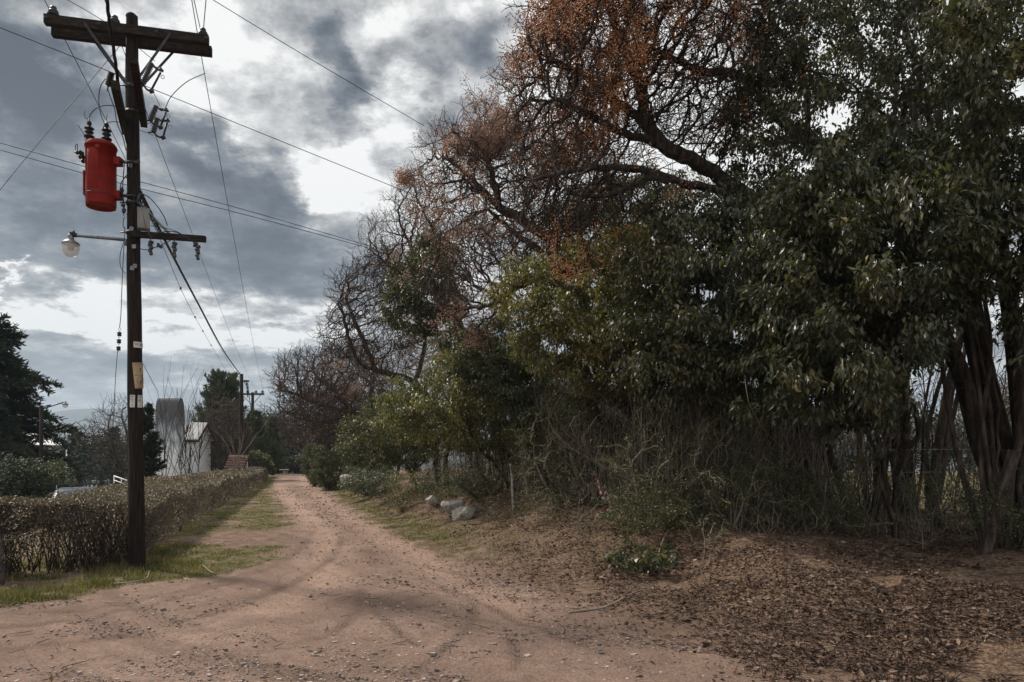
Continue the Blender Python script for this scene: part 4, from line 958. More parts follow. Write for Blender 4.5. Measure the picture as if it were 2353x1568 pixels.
# 1 the great fruiting tree whose limbs reach over the bank
b0 = ground_at(1850, 13.2)
tree('chinaberry_tree', 'largest leafless tree, hung with orange berries, its limbs reaching left over the bank', 'tree',
     [[b0, P(1840, 900, 13.1), P(1800, 650, 12.9), P(1760, 500, 12.7), P(1723, 455, 12.6), P(1650, 405, 12.4), P(1576, 362, 12.2), P(1476, 318, 12.), P(1423, 303, 11.9), P(1350, 262, 11.7), P(1290, 230, 11.6)],
      PP((1528, 340, 12.1), (1490, 295, 12.1), (1447, 255, 12.2), (1400, 225, 12.3), (1357, 186, 12.4), (1320, 160, 12.5), (1270, 140, 12.6), (1240, 90, 12.7)),
      PP((1723, 455, 12.6), (1648, 440, 12.2), (1567, 419, 11.9), (1476, 390, 11.6), (1400, 386, 11.4), (1338, 388, 11.2), (1233, 410, 11.)),
      PP((1567, 419, 11.9), (1500, 410, 11.6), (1440, 432, 11.3), (1386, 450, 11.1), (1319, 443, 11.), (1271, 405, 11.)),
      PP((1800, 650, 12.9), (1850, 500, 13), (1900, 350, 13.3), (1859, 328, 13.3), (1800, 280, 13.2), (1766, 246, 13.1), (1720, 190, 13), (1679, 169, 12.9), (1600, 160, 12.8), (1500, 110, 12.7)),
      PP((1859, 328, 13.3), (1850, 200, 13.4), (1818, 108, 13.5), (1780, 60, 13.6), (1756, 10, 13.7), (1700, -80, 13.7)),
      PP((1490, 295, 12.1), (1470, 200, 12.3), (1430, 100, 12.5), (1400, 10, 12.6), (1380, -60, 12.7))],
     np.concatenate([in_poly([(1160, 150), (1230, 60), (1250, -20), (1300, -140), (1700, -260), (1800, -60), (1790, 200), (1640, 330), (1480, 300), (1430, 430), (1330, 520), (1220, 470), (1180, 380), (1175, 250)], 10.2, 14.2, 4900, rg(1)),
                     in_poly([(1160, 380), (1330, 360), (1560, 420), (1480, 520), (1330, 560), (1180, 500)], 10.2, 12.4, 1000, rg(2))]),
     M_barkd, .15, .0045, step=.115, infl=1.6, kill=.20, maxn=30000, twigs=[dict(every=0, length=.6, seg=5, n=1, up=.10, spread=.45, only_tips=True, limit=420), dict(TW), dict(every=.3, length=.16, seg=2, n=1, up=.15, spread=1.1)], jit=.3, seed=3,
     berries=[dict(mat=M_berry, n=3500, per=14, size=.026)])
# 2 fruiting tree behind it, paler bunches
b0 = ground_at(1600, 16.5)
tree('chinaberry_tree', 'leafless tree with pinkish bunches of dry berries, in the middle of the row', 'tree',
     [[b0, P(1590, 900, 16.3), P(1540, 760, 16.1), P(1467, 700, 15.9), P(1400, 690, 15.6), P(1352, 676, 15.4), P(1300, 662, 15.1), P(1243, 643, 14.9), P(1200, 655, 14.7), P(1128, 700, 14.4)],
      PP((1467, 700, 15.9), (1400, 690, 16.), (1338, 657, 16.2), (1290, 620, 16.4), (1238, 576, 16.6), (1185, 538, 16.8), (1120, 480, 17)),
      PP((1540, 760, 16.1), (1440, 640, 16.2), (1343, 591, 16.3), (1233, 529, 16.5), (1190, 500, 16.6), (1148, 476, 16.8), (1110, 440, 17), (1076, 405, 17.2), (1040, 370, 17.4)),
      PP((1148, 476, 16.8), (1130, 400, 16.9), (1110, 340, 17), (1100, 300, 17.1))],
     np.concatenate([in_poly([(990, 345), (1015, 305), (1070, 300), (1110, 232), (1165, 290), (1215, 330), (1320, 480), (1350, 600), (1250, 640), (1120, 600), (1010, 540), (955, 420)], 14.6, 19, 3900, rg(4)),
                     in_poly([(975, 610), (1100, 520), (1300, 560), (1330, 690), (1200, 720), (1100, 790), (1010, 740), (980, 680)], 13.6, 16.4, 2400, rg(5))]),
     M_bark, .16, .0042, step=.135, infl=1.8, kill=.235, maxn=27000, twigs=[dict(every=0, length=.6, seg=5, n=1, up=.15, spread=.45, only_tips=True, limit=420), dict(TW, length=.3)], jit=.3, seed=6,
     berries=[dict(mat=M_berryp, n=1800, per=15, size=.026), dict(mat=M_berry, n=600, per=14, size=.028, keep=lambda p: p[:, 2] > 6.6)])
# 3 bare trees farther along
def bare(lab, basepx, Yb, poly, Y0, Y1, limbs, n, r0, seed, mat=M_bark, kill=.4, step=.24, tip=.0045, berr=None, tw=.34, name='bare_tree', maxn=22000):
    b0 = ground_at(basepx, Yb)
    return tree(name, lab, 'tree', [[b0] + PP(*limbs[0])] + [PP(*l) for l in limbs[1:]], in_poly(poly, Y0, Y1, int(n * 2.4), rg(seed)), mat, r0, tip, step=step * .72, infl=2.4, kill=kill * .68, twigs=[dict(TW, length=tw), dict(every=.25, length=tw * .7, seg=2, n=1, up=.2, spread=1)], jit=.2, seed=seed, berries=berr, maxn=maxn)
bare('bare tree behind the fruiting ones, its twigs edging the sky below them', 1150, 22, [(825, 560), (850, 520), (890, 505), (905, 450), (950, 400), (1010, 420), (1060, 520), (1080, 640), (980, 720), (880, 690), (845, 640)], 19.5, 24,
     [((1120, 900, 22), (1060, 760, 22), (1010, 680, 22), (960, 600, 22), (930, 540, 22)), ((1060, 760, 22), (1040, 640, 22.4), (1000, 540, 22.6), (960, 460, 22.8)), ((1010, 680, 22), (930, 640, 21.6), (880, 600, 21.4))], 1500, .12, 11, mat=M_barkd, berr=[dict(mat=M_berryp, n=260, per=12, size=.026)])
bare('dark leaning tree with a thick bent limb above the yellowing shrub', 1010, 26, [(735, 770), (760, 700), (765, 640), (830, 600), (900, 560), (960, 640), (975, 740), (950, 850), (860, 850), (780, 830), (730, 800)], 23.5, 28.5,
     [((990, 960, 26), (954, 880, 26), (904, 862, 25.8), (864, 850, 25.6), (828, 835, 25.4), (805, 790, 25.3), (790, 730, 25.2), (780, 690, 25.2)), ((864, 850, 25.6), (830, 770, 25.8), (800, 700, 26), (800, 650, 26)), ((954, 880, 26), (975, 800, 26.4), (968, 740, 26.6), (935, 680, 26.8), (930, 620, 27))], 1500, .12, 12, mat=M_barkd, tip=.006, berr=[dict(mat=M_berryp, n=200, per=10, size=.03)])
bare('rounded brown leafless tree at the bend of the road', 850, 42, [(635, 900), (650, 840), (690, 812), (740, 815), (800, 780), (880, 800), (920, 880), (900, 980), (800, 1000), (720, 1000), (650, 950)], 38, 46,
     [((840, 1010, 42), (810, 950, 42), (770, 900, 42), (730, 870, 42)), ((810, 950, 42), (740, 930, 41), (690, 910, 41), (660, 900, 41)), ((840, 1010, 42), (850, 920, 43), (860, 850, 43)), ((810, 950, 42), (740, 970, 42), (680, 960, 41))], 2000, .24, 13, kill=.55, step=.34, tip=.010, tw=.6, mat=M_bark, berr=[dict(mat=M_berryp, n=1800, per=5, size=.045)])
bare('grey leafless tree standing behind the rounded brown one', 760, 60, [(640, 960), (680, 900), (760, 880), (830, 900), (840, 1000), (760, 1040), (670, 1030)], 56, 64,
     [((755, 1020, 60), (750, 960, 60), (745, 910, 60)), ((755, 1020, 60), (710, 960, 60), (690, 930, 60))], 1100, .28, 14, kill=.7, step=.45, tip=.014, tw=.8, maxn=7000)
bare('pale bare treetop showing between the bent limb and the evergreens', 1100, 33, [(900, 800), (930, 740), (1010, 720), (1100, 760), (1110, 880), (1000, 900), (920, 870)], 30, 36,
     [((1090, 950, 33), (1050, 850, 33), (1000, 790, 33)), ((1050, 850, 33), (1060, 790, 33))], 900, .17, 15, mat=M_pale, kill=.5, step=.3, tip=.007, tw=.5, maxn=6000)

# 4 evergreens: privets along the bank
def privet(lab, bases, poly, Y0, Y1, n, nl, size, mat, seed, r0=.07, down=.9, tmpl=LEAF, kill=.38, name='privet_tree', group=None, spread=.09, extra=None, step=.2, wood=M_barkd, cat='tree', more=None):
    g = rg(seed); seeds = []
    cxp = np.mean([p[0] for p in poly]); cyp = np.mean([p[1] for p in poly]); Ym = (Y0 + Y1) / 2
    for k, (bx, by_) in enumerate(bases):
        b0 = ground_at(bx, by_); top = P(cxp + g.normal(0, 60), cyp + g.normal(0, 30), Ym); mid = b0 * .5 + top * .5 + g.normal(0, .25, 3)
        s = [b0 + g.normal(0, .02, 3) * (k > 0), b0 * .75 + top * .25 + g.normal(0, .12, 3), mid, top]
        if k: s = [np.array(seeds[0][0]) * .8 + np.array(seeds[0][1]) * .2] + [b0 * .6 + top * .4 + g.normal(0, .15, 3)] + s[2:]
        seeds.append(s)
    att = in_poly(poly, Y0, Y1, n, g)
    if more:
        for p_, a_, c_, n_ in more: att = np.concatenate([att, in_poly(p_, a_, c_, n_, g)])
    att = att[att[:, 2] > land(att[:, 0], att[:, 1]) + .25]
    return tree(name, lab, cat, seeds, att, wood, r0, .004, step=step, infl=2., kill=kill, twigs=[dict(every=.3, length=.3, seg=3, n=1, up=-.1, spread=.9)], jit=.3, seed=seed, group=group,
                leaves=[dict(mat=mat, n=nl, size=size, tmpl=tmpl, rmax=.03, spread=spread, down=down)] + (extra or []), maxn=9000, cap=.12)
privet('yellow-tinged evergreen tree overhanging the bank under the pinkish berries', [(1500, 14.5), (1560, 14.8), (1450, 15)],
       [(1130, 660), (1200, 580), (1330, 560), (1400, 480), (1520, 500), (1600, 640), (1600, 820), (1480, 900), (1330, 900), (1250, 860), (1170, 800), (1150, 740)], 11.8, 15.2, 1900, 44000, .088, M_privy, 21)
privet('dense dark evergreen tree filling the centre of the right half', [(1700, 12.5), (1760, 12.8), (1640, 12.9)],
       [(1420, 600), (1500, 480), (1650, 440), (1800, 420), (1950, 500), (2020, 700), (1960, 900), (1800, 930), (1600, 930), (1450, 900), (1400, 780)], 9.6, 13.4, 2300, 68000, .095, M_priv, 22)
privet('tall dark evergreen tree on the right, its boughs hanging over the leaf litter', [(2060, 10.6), (2110, 10.9), (2010, 11)],
       [(1700, 560), (1800, 380), (2000, 300), (2200, 340), (2300, 500), (2250, 700), (2120, 800), (2060, 960), (1900, 990), (1750, 970), (1700, 800)], 7.9, 11.2, 1900, 46000, .105, M_priv, 23)
privet('high dark evergreen crown at the upper right, above the others', [(2000, 12.9), (2080, 13.2)],
       [(1640, 330), (1700, 120), (1720, -60), (1900, -200), (2200, -220), (2420, -100), (2460, 300), (2300, 420), (2100, 430), (1900, 460), (1740, 470)], 10.2, 14.6, 2000, 66000, .10, M_priv, 24)
privet('dark evergreen crown crowding the right frame edge', [(2330, 9.6), (2400, 9.9)],
       [(2120, 60), (2260, -200), (2600, -250), (2700, 500), (2500, 800), (2330, 760), (2240, 560), (2180, 300)], 7.6, 10.2, 1000, 26000, .105, M_priv, 25)
privet('small-crowned evergreen wedged behind the leafless trees, mostly olive', [(1330, 19), (1280, 19.5)],
       [(1240, 480), (1400, 400), (1560, 380), (1640, 460), (1560, 620), (1400, 640), (1260, 620)], 15.4, 19, 1300, 26000, .095, M_priv, 26)
privet('dark evergreen clump high among bare twigs at the left of the row', [(1030, 21.5)],
       [(870, 730), (890, 660), (930, 580), (990, 530), (1060, 560), (1080, 700), (1000, 780), (920, 770)], 18.6, 22, 1000, 15000, .11, M_priv, 27)
privet('pale-flecked glossy evergreen leaning over the boulders', [(1180, 19), (1240, 18.6), (1120, 19.4)],
       [(860, 960), (880, 890), (960, 860), (1000, 790), (1100, 740), (1200, 760), (1290, 850), (1320, 960), (1240, 1010), (1100, 1030), (960, 1030), (880, 1010)], 16., 20, 2000, 34000, .09, M_privy, 28,
       extra=[dict(mat=M_gloss, name='glossy_leaves', n=12000, size=.09, rmax=.03, spread=.1, down=.7)])
privet('dark glossy evergreen between the yellowing trees', [(1270, 17)],
       [(1000, 800), (1040, 760), (1150, 720), (1230, 800), (1280, 900), (1300, 980), (1180, 960), (1080, 900)], 14.8, 17.4, 1100, 17000, .09, M_gloss, 29)
privet('low dark evergreen filling the gap beside the bamboo-like stems', [(1420, 14.6)],
       [(1300, 830), (1500, 800), (1680, 860), (1700, 960), (1560, 1000), (1400, 1000), (1290, 960)], 12.8, 15.2, 1000, 15000, .08, M_priv, 30)
privet('small-leaved light green tree beside the far boulders', [(960, 26), (920, 27)],
       [(770, 1010), (800, 950), (870, 900), (960, 900), (1010, 960), (1000, 1060), (900, 1080), (800, 1080)], 23, 28, 1400, 22000, .10, M_small, 31, tmpl=LEAF2, down=.2)

# round clipped-looking bush and low shrubs
def bush(lab, px, Y, w, h, n, size, mat, seed, name='bush', down=.0, kill=.2, shape=None, z0=.0, wood=M_barkd, group=None):
    g = rg(seed); b0 = ground_at(px, Y, -.05); c = b0 + [0, 0, h * .5 + z0]
    att = ellipsoid(c, (w / 2, w / 2, h * .52), n // 12 + 150, g); att = att[att[:, 2] > b0[2] + .08]
    seeds = [[b0, b0 + [0, 0, h * .2], b0 + [g.normal(0, .1), 0, h * .4]]]
    for k in range(4): a = g.uniform(0, 6.28); seeds.append([b0 + [.0, 0, .04], b0 + [math.cos(a) * w * .15, math.sin(a) * w * .15, h * .25], b0 + [math.cos(a) * w * .3, math.sin(a) * w * .3, h * .5]])
    return tree(name, lab, 'bush', seeds, att, wood, .022, .003, step=.13 * max(1, w / 2.5), infl=1.6, kill=kill * max(1, w / 2.5), jit=.35, seed=seed, group=group,
                leaves=[dict(mat=mat, n=n, size=size, tmpl=LEAF2, rmax=.03, spread=.06 * max(1, w / 2), down=down, out=.9)], maxn=5000)
bush('rounded dense green bush at the road edge below the brown tree', 762, 40, 2.5, 2.3, 14000, .09, M_small, 41)
bush('narrow yellow-green bush just behind the rounded one', 722, 47, 1.9, 2.9, 9000, .10, M_small, 42)
bush('dark low bush in the shade under the brown tree', 850, 33, 2.6, 1.7, 9000, .08, M_gloss, 43)
bush('glossy low bush sprawling above the far boulders', 855, 28.5, 2.6, 1.1, 8000, .07, M_gloss, 44)
bush('thin yellow-green shrub with bare stems on top of the bank', 925, 21.5, 1.3, 1.5, 2600, .05, M_privy, 45)
bush('pale small-leaved shrub spreading between the thin shrub and boulders', 1010, 20, 1.7, 1.2, 5000, .05, M_small, 46)
bush('low leafy shrub directly behind the block-shaped boulder', 1100, 18.8, 1.6, .8, 4500, .055, M_gloss, 47)
bush('sparse shrub with yellowish sprays above the leaf-strewn bank', 1265, 16, 1.9, 1.7, 4500, .045, M_small, 48)
bush('fine-leaved green shrub low beside the litter in the centre', 1480, 11.0, 1.5, .9, 5000, .038, M_small, 49)
bush('drooping evergreen sprig touching the litter at the road edge', 1480, 9.9, 1.3, .42, 800, .10, M_priv, 50, down=.5)
bush('rounded green shrub in shade left of the leaning post', 1800, 11.4, 1.7, 1.1, 7000, .035, M_small, 51)
bush('straggly shrub at the foot of the dark stem cluster', 2160, 12.2, 2.2, 1.0, 5500, .04, M_small, 52)
bush('shaded shrub at the right frame edge beside the split post', 2340, 9.4, 1.8, 1.1, 5000, .042, M_small, 53)
bush('tall loose shrub grown through with dry twigs behind the tape', 1620, 12.4, 1.9, 2.1, 6000, .045, M_small, 54)

# dark multi-stemmed trunks at the right
def stems(lab, px, Y, n, h, spread, r, seed, lean=(0, 0), name='multi_stemmed_tree', mat=M_barkd, cat='tree', group=None, twig=True):
    g = rg(seed); b0 = ground_at(px, Y, -.1); root = thing(name, b0, lab, cat, group)
    for k in range(n):
        a = g.uniform(0, 6.28); o = b0 + [math.cos(a) * .18 * g.random() * spread, math.sin(a) * .18 * g.random() * spread, 0]
        ln = np.array([lean[0] + g.normal(0, .14 * spread), lean[1] + g.normal(0, .12 * spread), 1.]); hh = h * g.uniform(.75, 1.1)
        pts = [o + ln * hh * t_ + np.append(g.normal(0, .05, 2) * (t_ > 0), 0) for t_ in (0, .2, .4, .6, .8, 1)]
        b = MB(); rr = r * g.uniform(.5, 1.2); pth = smoothpath(pts, 5); b.tube(pth, np.linspace(rr * 1.15, rr * .45, len(pth)), 8); b.build('stem', mat, root)
    if twig:
        att = ellipsoid(b0 + [lean[0] * h * .6, 0, h * .6], (1.1 * spread, .9, h * .42), 260, g)
        pos, par = grow([[b0, b0 + [0, 0, h * .3], b0 + [lean[0] * h * .6, lean[1] * h * .6, h * .6]]], att, .16, 1.6, .3, 50, (0, 0, .1), .3, g, 4000); pos, par = add_twigs(pos, par, .3, .3, 3, 1, g)
        b = MB(); skeleton(b, pos, par, .003, r * .6); b.build('twigs', mat, root)
    return root
stems('cluster of dark upright stems left of the sunlit clearing', 2085, 14.2, 11, 6.5, 1.0, .05, 61)
stems('dark leaning stem splitting off right of the stem cluster', 2135, 13.6, 3, 6.5, .6, .07, 62, lean=(.18, .02))
stems('heavy dark trunks leaning left beside the right frame edge', 2370, 10.2, 5, 8, .8, .12, 63, lean=(-.16, .02))
stems('thin reddish stems in front of the heavy leaning trunks', 2290, 9.6, 6, 6.5, 1.0, .032, 64, lean=(-.10, 0), mat=M_bark)
stems('dark trunk pair behind the leaning post', 1880, 14.5, 3, 6.5, .5, .07, 65)
for k, (px, Y, n, h, r, lb) in enumerate(((1700, 13.6, 12, 5.0, .022, 'tight clump of thin upright stems below the dense dark evergreen'), (1560, 14.2, 10, 4.5, .02, 'clump of thin stems behind the red and white tape'), (1420, 15.4, 9, 4, .022, 'clump of thin stems above the litter slope in the centre'),
                                       (1290, 17, 8, 4.2, .03, 'thin dark stems between the sparse shrub and the low evergreen'), (1800, 12.8, 10, 4.6, .022, 'thin dark stems crowding behind the rounded green shrub'), (1180, 18.5, 6, 4, .03, 'thin stems standing behind the boulders'), (2000, 16.5, 7, 6, .04, 'dark stems seen through the gap left of the stem cluster'))):
    stems(lb, px, Y, n, h, 1.3, r, 70 + k, name='stem_clump', mat=(M_bark, M_pale, M_pale, M_pale, M_bark, M_pale, M_barkd)[k], cat='stem clump')

# undergrowth that nobody could count: dry stalks, brambles, hanging twigs
def undergrowth():
    g = rg(81); b = MB()
    def band(n, x0, x1, Y0, Y1, h0, h1, r, lean, mb, curve=.5, z_up=0):
        px = g.uniform(x0, x1, n); Y = g.uniform(Y0, Y1, n); X = (px - CX) / F * Y; X = np.maximum(X, right_edge(Y) + 2.6 + 1.6 * fbm(Y * .8, X, 2, 3) + g.random(n) * 1.2); Z = land(X, Y) - .05 + z_up * g.random(n)
        h = g.uniform(h0, h1, n); m = 7; t_ = np.linspace(0, 1, m); a = g.uniform(0, 6.28, n); ll = np.abs(g.normal(0, lean, n)) * h; cu = g.normal(0, curve * .2, (n, 2)) * h[:, None]
        pts = np.zeros((n, m, 3)); s = np.sin(t_ * math.pi)
        pts[..., 0] = X[:, None] + (np.cos(a) * ll)[:, None] * t_ + cu[:, :1] * s; pts[..., 1] = Y[:, None] + (np.sin(a) * ll)[:, None] * t_ + cu[:, 1:] * s
        pts[..., 2] = Z[:, None] + h[:, None] * t_ ** (1 + .3 * g.random((n, 1))) * (1 - .25 * (np.abs(ll) / h)[:, None] * t_)
        pts[:, 1:] += g.normal(0, .02, (n, m - 1, 3)) * h[:, None, None] * .5
        rr = r * g.uniform(.5, 1.3, n)[:, None] * np.linspace(1, .4, m)[None]
        tri = np.array([[0, 1.], [-.87, -.5], [.87, -.5]])
        V = pts[:, :, None, :] + rr[:, :, None, None] * np.stack([tri[:, 0], tri[:, 1] * .7, 0 * tri[:, 0]], -1)[None, None]
        V = V.reshape(n * m * 3, 3); base = (np.arange(n)[:, None, None] * m + np.arange(m - 1)[None, :, None]) * 3; j = np.arange(3)[None, None]; q = (j + 1) % 3
        mb.add(V, np.stack([base + j, base + q, base + 3 + q, base + 3 + j], -1).reshape(-1, 4))
    band(300, 1150, 1960, 12.6, 16.5, .7, 3.0, .0055, .25, b); band(250, 900, 1250, 17.5, 24, .5, 2.2, .007, .3, b); band(420, 1200, 1980, 11.2, 15, .3, 1.7, .0048, .6, b, 1.2); band(170, 1150, 1950, 11.4, 14.5, 1.4, 3.4, .011, .10, b, .5)
    band(240, 1950, 2400, 10.2, 14.5, .3, 1.6, .004, .5, b, 1.2); band(500, 800, 1000, 23, 32, .4, 1.8, .009, .3, b)
    band(260, 1180, 1900, 10.2, 12.6, .2, .9, .004, .8, b, 1.5); band(380, 1350, 1960, 11, 14, 1.2, 2.6, .004, .9, b, 1.6, .8)
    tag(b.build('undergrowth', M_pale), 'tangle of dry stalks and brambles along the bank', kind='stuff')
    b = MB(); band(230, 1200, 1960, 13.2, 17.5, 1.5, 4.2, .012, .16, b, .6); band(90, 1900, 2420, 13, 17, 1.5, 4.5, .016, .25, b, .7); band(260, 880, 1300, 18, 26, 1.2, 3.8, .014, .12, b)
    tag(b.build('thicket_stems', M_barkd), 'dense dark thicket stems behind the bank', kind='stuff')
    # sparse small leaves on the brambles
    n = 26000; px = g.uniform(1120, 2380, n); Y = g.uniform(10.6, 15.5, n); X = (px - CX) / F * Y; k = fbm(X * 1.1, Y * 1.1, 3, 4) > .5; X, Y = X[k], Y[k]; n = len(X)
    Z = land(X, Y) + np.abs(g.normal(0, .5, n)) * (.3 + fbm(X * .7, Y * .7, 2, 6)); b = MB()
    scatter(b, LEAF2, np.stack([X, Y, Z], 1), g.normal(size=(n, 3)), .034 * g.uniform(.5, 1.3, n), g); tag(b.build('bramble_leaves', M_small, smooth=False), 'small leaves scattered through the brambles', kind='stuff')
undergrowth()
def dry_shrub(lab, bx, Y, poly, Y0, Y1, n, mat, seed, r0=.03, leaves=0, lm=None):
    g = rg(seed); b0 = ground_at(bx, Y, -.05); att = in_poly(poly, Y0, Y1, n, g); att = att[att[:, 2] > land(att[:, 0], att[:, 1]) + .1]; sd = [[b0, b0 + [0, 0, .3], b0 + [g.normal(0, .1), 0, .9]]]
    for k in range(5): a = g.uniform(0, 6.28); sd.append([b0 + [0, 0, .05], b0 + [math.cos(a) * .25, math.sin(a) * .2, .4], b0 + [math.cos(a) * .55, math.sin(a) * .4, 1.0]])
    tree('dry_shrub', lab, 'shrub', sd, att, mat, r0, .0036, step=.12, infl=1.6, kill=.24, twigs=[dict(every=.22, length=.3, seg=3, n=1, up=-.05, spread=1.0)], jit=.38, seed=seed, maxn=12000,
         leaves=[dict(mat=lm, n=leaves, size=.04, tmpl=LEAF2, rmax=.02, spread=.05, down=.1, out=.9)] if leaves else None)
dry_shrub('thorny dry shrub above the leaf slope left of the tape', 1290, 14.8, [(1180, 1150), (1170, 1000), (1230, 900), (1350, 880), (1400, 1000), (1390, 1140), (1300, 1190)], 13.3, 15.6, 1500, M_pale, 301, leaves=6000, lm=M_small)
dry_shrub('tangled dry shrub around the tape', 1490, 11.6, [(1400, 1230), (1380, 1060), (1430, 930), (1540, 900), (1620, 1010), (1610, 1230), (1500, 1275)], 10.7, 12.8, 1700, M_pale, 302, leaves=7000, lm=M_small)
dry_shrub('big tangled bramble in front of the dark stems', 1680, 10.9, [(1560, 1270), (1550, 1080), (1600, 960), (1760, 950), (1840, 1060), (1830, 1260), (1700, 1300)], 10.0, 11.9, 1800, M_pale, 303, leaves=10000, lm=M_small)
dry_shrub('pale twiggy shrub with yellow sprays behind the boulders', 1130, 18.4, [(1010, 1120), (1010, 1000), (1080, 920), (1180, 930), (1210, 1040), (1190, 1150), (1100, 1160)], 17, 19.5, 1200, M_pale, 304, leaves=8000, lm=M_privy)
dry_shrub('low brown thorn bush between leaning post and stem cluster', 1990, 12.8, [(1920, 1230), (1900, 1080), (1960, 1010), (2050, 1020), (2070, 1120), (2050, 1240)], 12., 13.6, 800, M_bark, 305, leaves=2400, lm=M_small)
for k, (px, Y, lb) in enumerate(((905, 23, 'tuft of dry stalks left of the small boulder, nearest the grass strip'), (1120, 15.6, 'tuft of dry stalks just right of the boulder pair'), (1235, 13.6, 'tuft of dry stalks between the whitewashed stem and the road'),
                              (1335, 12.2, 'tuft of dry stalks on the bare slope left of the tape'), (1010, 18.6, 'tuft of dry stalks behind the small boulder'), (1620, 9.9, 'tuft of dry stalks in the litter right of the evergreen sprig'), (2120, 9.9, 'tuft of dry stalks at the foot of the stem cluster'))):
    c_ = ground_at(px, Y, .22); g = rg(330 + k); tree('stalk_tuft', lb, 'dry plant', [[c_ - [0, 0, .25], c_ - [0, 0, .1], c_]], ellipsoid(c_ + [0, 0, .12], (.42, .35, .3), 170, g), M_pale, .012, .0028, step=.07, infl=1, kill=.12, jit=.35, seed=330 + k, group='tufts of dry stalks on the bank', maxn=1500, trop=(0, 0, .3), leaves=[dict(mat=M_small, n=260, size=.03, tmpl=LEAF2, rmax=.02, spread=.03, down=.1)])
dry_shrub('leafy low tangle of brambles at the edge of the litter under the dark boughs', 1890, 10.5, [(1800, 1290), (1800, 1180), (1860, 1120), (1960, 1130), (2030, 1200), (2020, 1290), (1900, 1310)], 9.8, 11.2, 900, M_pale, 307, leaves=5000, lm=M_small)
dry_shrub('dark thorny branches crossing the sunlit clearing', 2270, 12.2, [(2150, 1180), (2140, 1050), (2180, 960), (2280, 990), (2320, 1100), (2290, 1190), (2200, 1210)], 11.5, 13., 700, M_barkd, 306)

# boulders on the bank
def boulder(lab, px, py, Y, size, seed, flat=.7, rot=0., boxy=0.):
    g = rg(seed); import mathutils
    bm = MB(); n1, n2 = 56, 36; th = np.linspace(0, 2 * math.pi, n1, endpoint=False); ph = np.linspace(.0, math.pi, n2); T, Ph = np.meshgrid(th, ph)
    v = np.stack([np.cos(T) * np.sin(Ph), np.sin(T) * np.sin(Ph), np.cos(Ph)], -1).reshape(-1, 3)
    if boxy: m_ = np.abs(v).max(1, keepdims=True); v = v * (1 - boxy) + v / m_ * boxy * .82
    for k in range(26):      # broken facets
        d_ = unit(g.normal(size=3)); lim = g.uniform(.6, .92); s = v @ d_; v = v - np.maximum(s - lim, 0)[:, None] * d_ * .92
    nz = (fbm(v[:, 0] * 3 + seed, v[:, 1] * 3 + v[:, 2] * 2, 4, seed) - .5) * .26 + (fbm(v[:, 0] * 11 + v[:, 2] * 7, v[:, 1] * 11, 3, seed + 3) - .5) * .11
    v = v * (1 + nz[:, None]); v = v * np.array(size) / 2; R = np.array(Matrix.Rotation(rot, 3, 'Y') @ Matrix.Rotation(rot * .7, 3, 'Z')); v = v @ R.T
    c = P(px, py, Y); i = np.arange(n1 * n2).reshape(n2, n1); f = np.stack([i[:-1], np.roll(i, -1, 1)[:-1], np.roll(i, -1, 1)[1:], i[1:]], -1).reshape(-1, 4)
    bm.add(v + c, f); tag(bm.build('boulder', M_stone, loc=c), lab, 'boulder', 'boulders along the bank')
boulder('rounded pale boulder with a rough front, lower of the touching pair', 1066, 1186, 16.4, (.74, .52, .46), 5, rot=-.35)
boulder('block-shaped boulder with a flat top, upper of the touching pair', 1042, 1164, 17.4, (.66, .5, .40), 8, rot=-.12, boxy=.85)
boulder('small boulder half hidden by leaves left of the pair', 993, 1152, 18.6, (.36, .36, .30), 9, rot=-.3)
boulder('pale rounded far boulder beside the green bush', 794, 1101, 31, (.62, .5, .5), 12, rot=-.2)
boulder('darker far boulder to the right of the pale one', 812, 1103, 30, (.5, .45, .38), 13, rot=.2)

# old fence through the thicket
def post(lab, a, c, r, sq=True, mat=M_bark):
    a = np.array(a); c = np.array(c); b = MB()
    if sq: b.bar(a, c, r * 2, r * 1.7, up=(0, 1, 0))
    else: b.tube(smoothpath([a, (a + c) / 2 + [.02, 0, 0], c], 5), [r * 1.1] * 11, 8)
    tag(b.build('fence_post', mat, loc=a, smooth=not sq), lab, 'fence post', 'old posts in the thicket')
def gp(px, Y): q = ground_at(px, Y, -.15); return q
post('dark fence post leaning left before the clearing', gp(1955, 11.6), P(1903, 1020, 11.6), .045, False, M_barkd)
post('broad split post leaning right at the frame edge', gp(2252, 9.3), P(2332, 1035, 9.1), .055, True, M_bark)
post('thin leaning post in the middle of the thicket', gp(1640, 12.6), P(1590, 1020, 12.8), .03, False, M_pale)
post('pale leaning stake right of the sparse shrub', gp(1342, 15.2), P(1310, 1040, 15.4), .03, False, M_pale)
post('weathered stake near the pale shrub', gp(1215, 17), P(1195, 1035, 17.2), .032, False, M_pale)
post('post half hidden by brambles left of the rounded shrub', gp(1820, 12.2), P(1772, 1000, 12.4), .035, False, M_bark)
b = MB(); b.tube(smoothpath([ground_at(1180, 15.8), P(1178, 1130, 15.8), P(1176, 1095, 15.9), P(1173, 1066, 15.9)], 6), np.linspace(.03, .022, 19), 8)
tag(b.build('whitewashed_stump', mk('whitewash', [(0, (.06, .05, .04)), (.45, (.2, .18, .16)), (1, (.5, .47, .43))], 10, 5, .85), loc=ground_at(1180, 15.8)), 'slim whitewashed stem standing right of the boulders', 'tree stem')
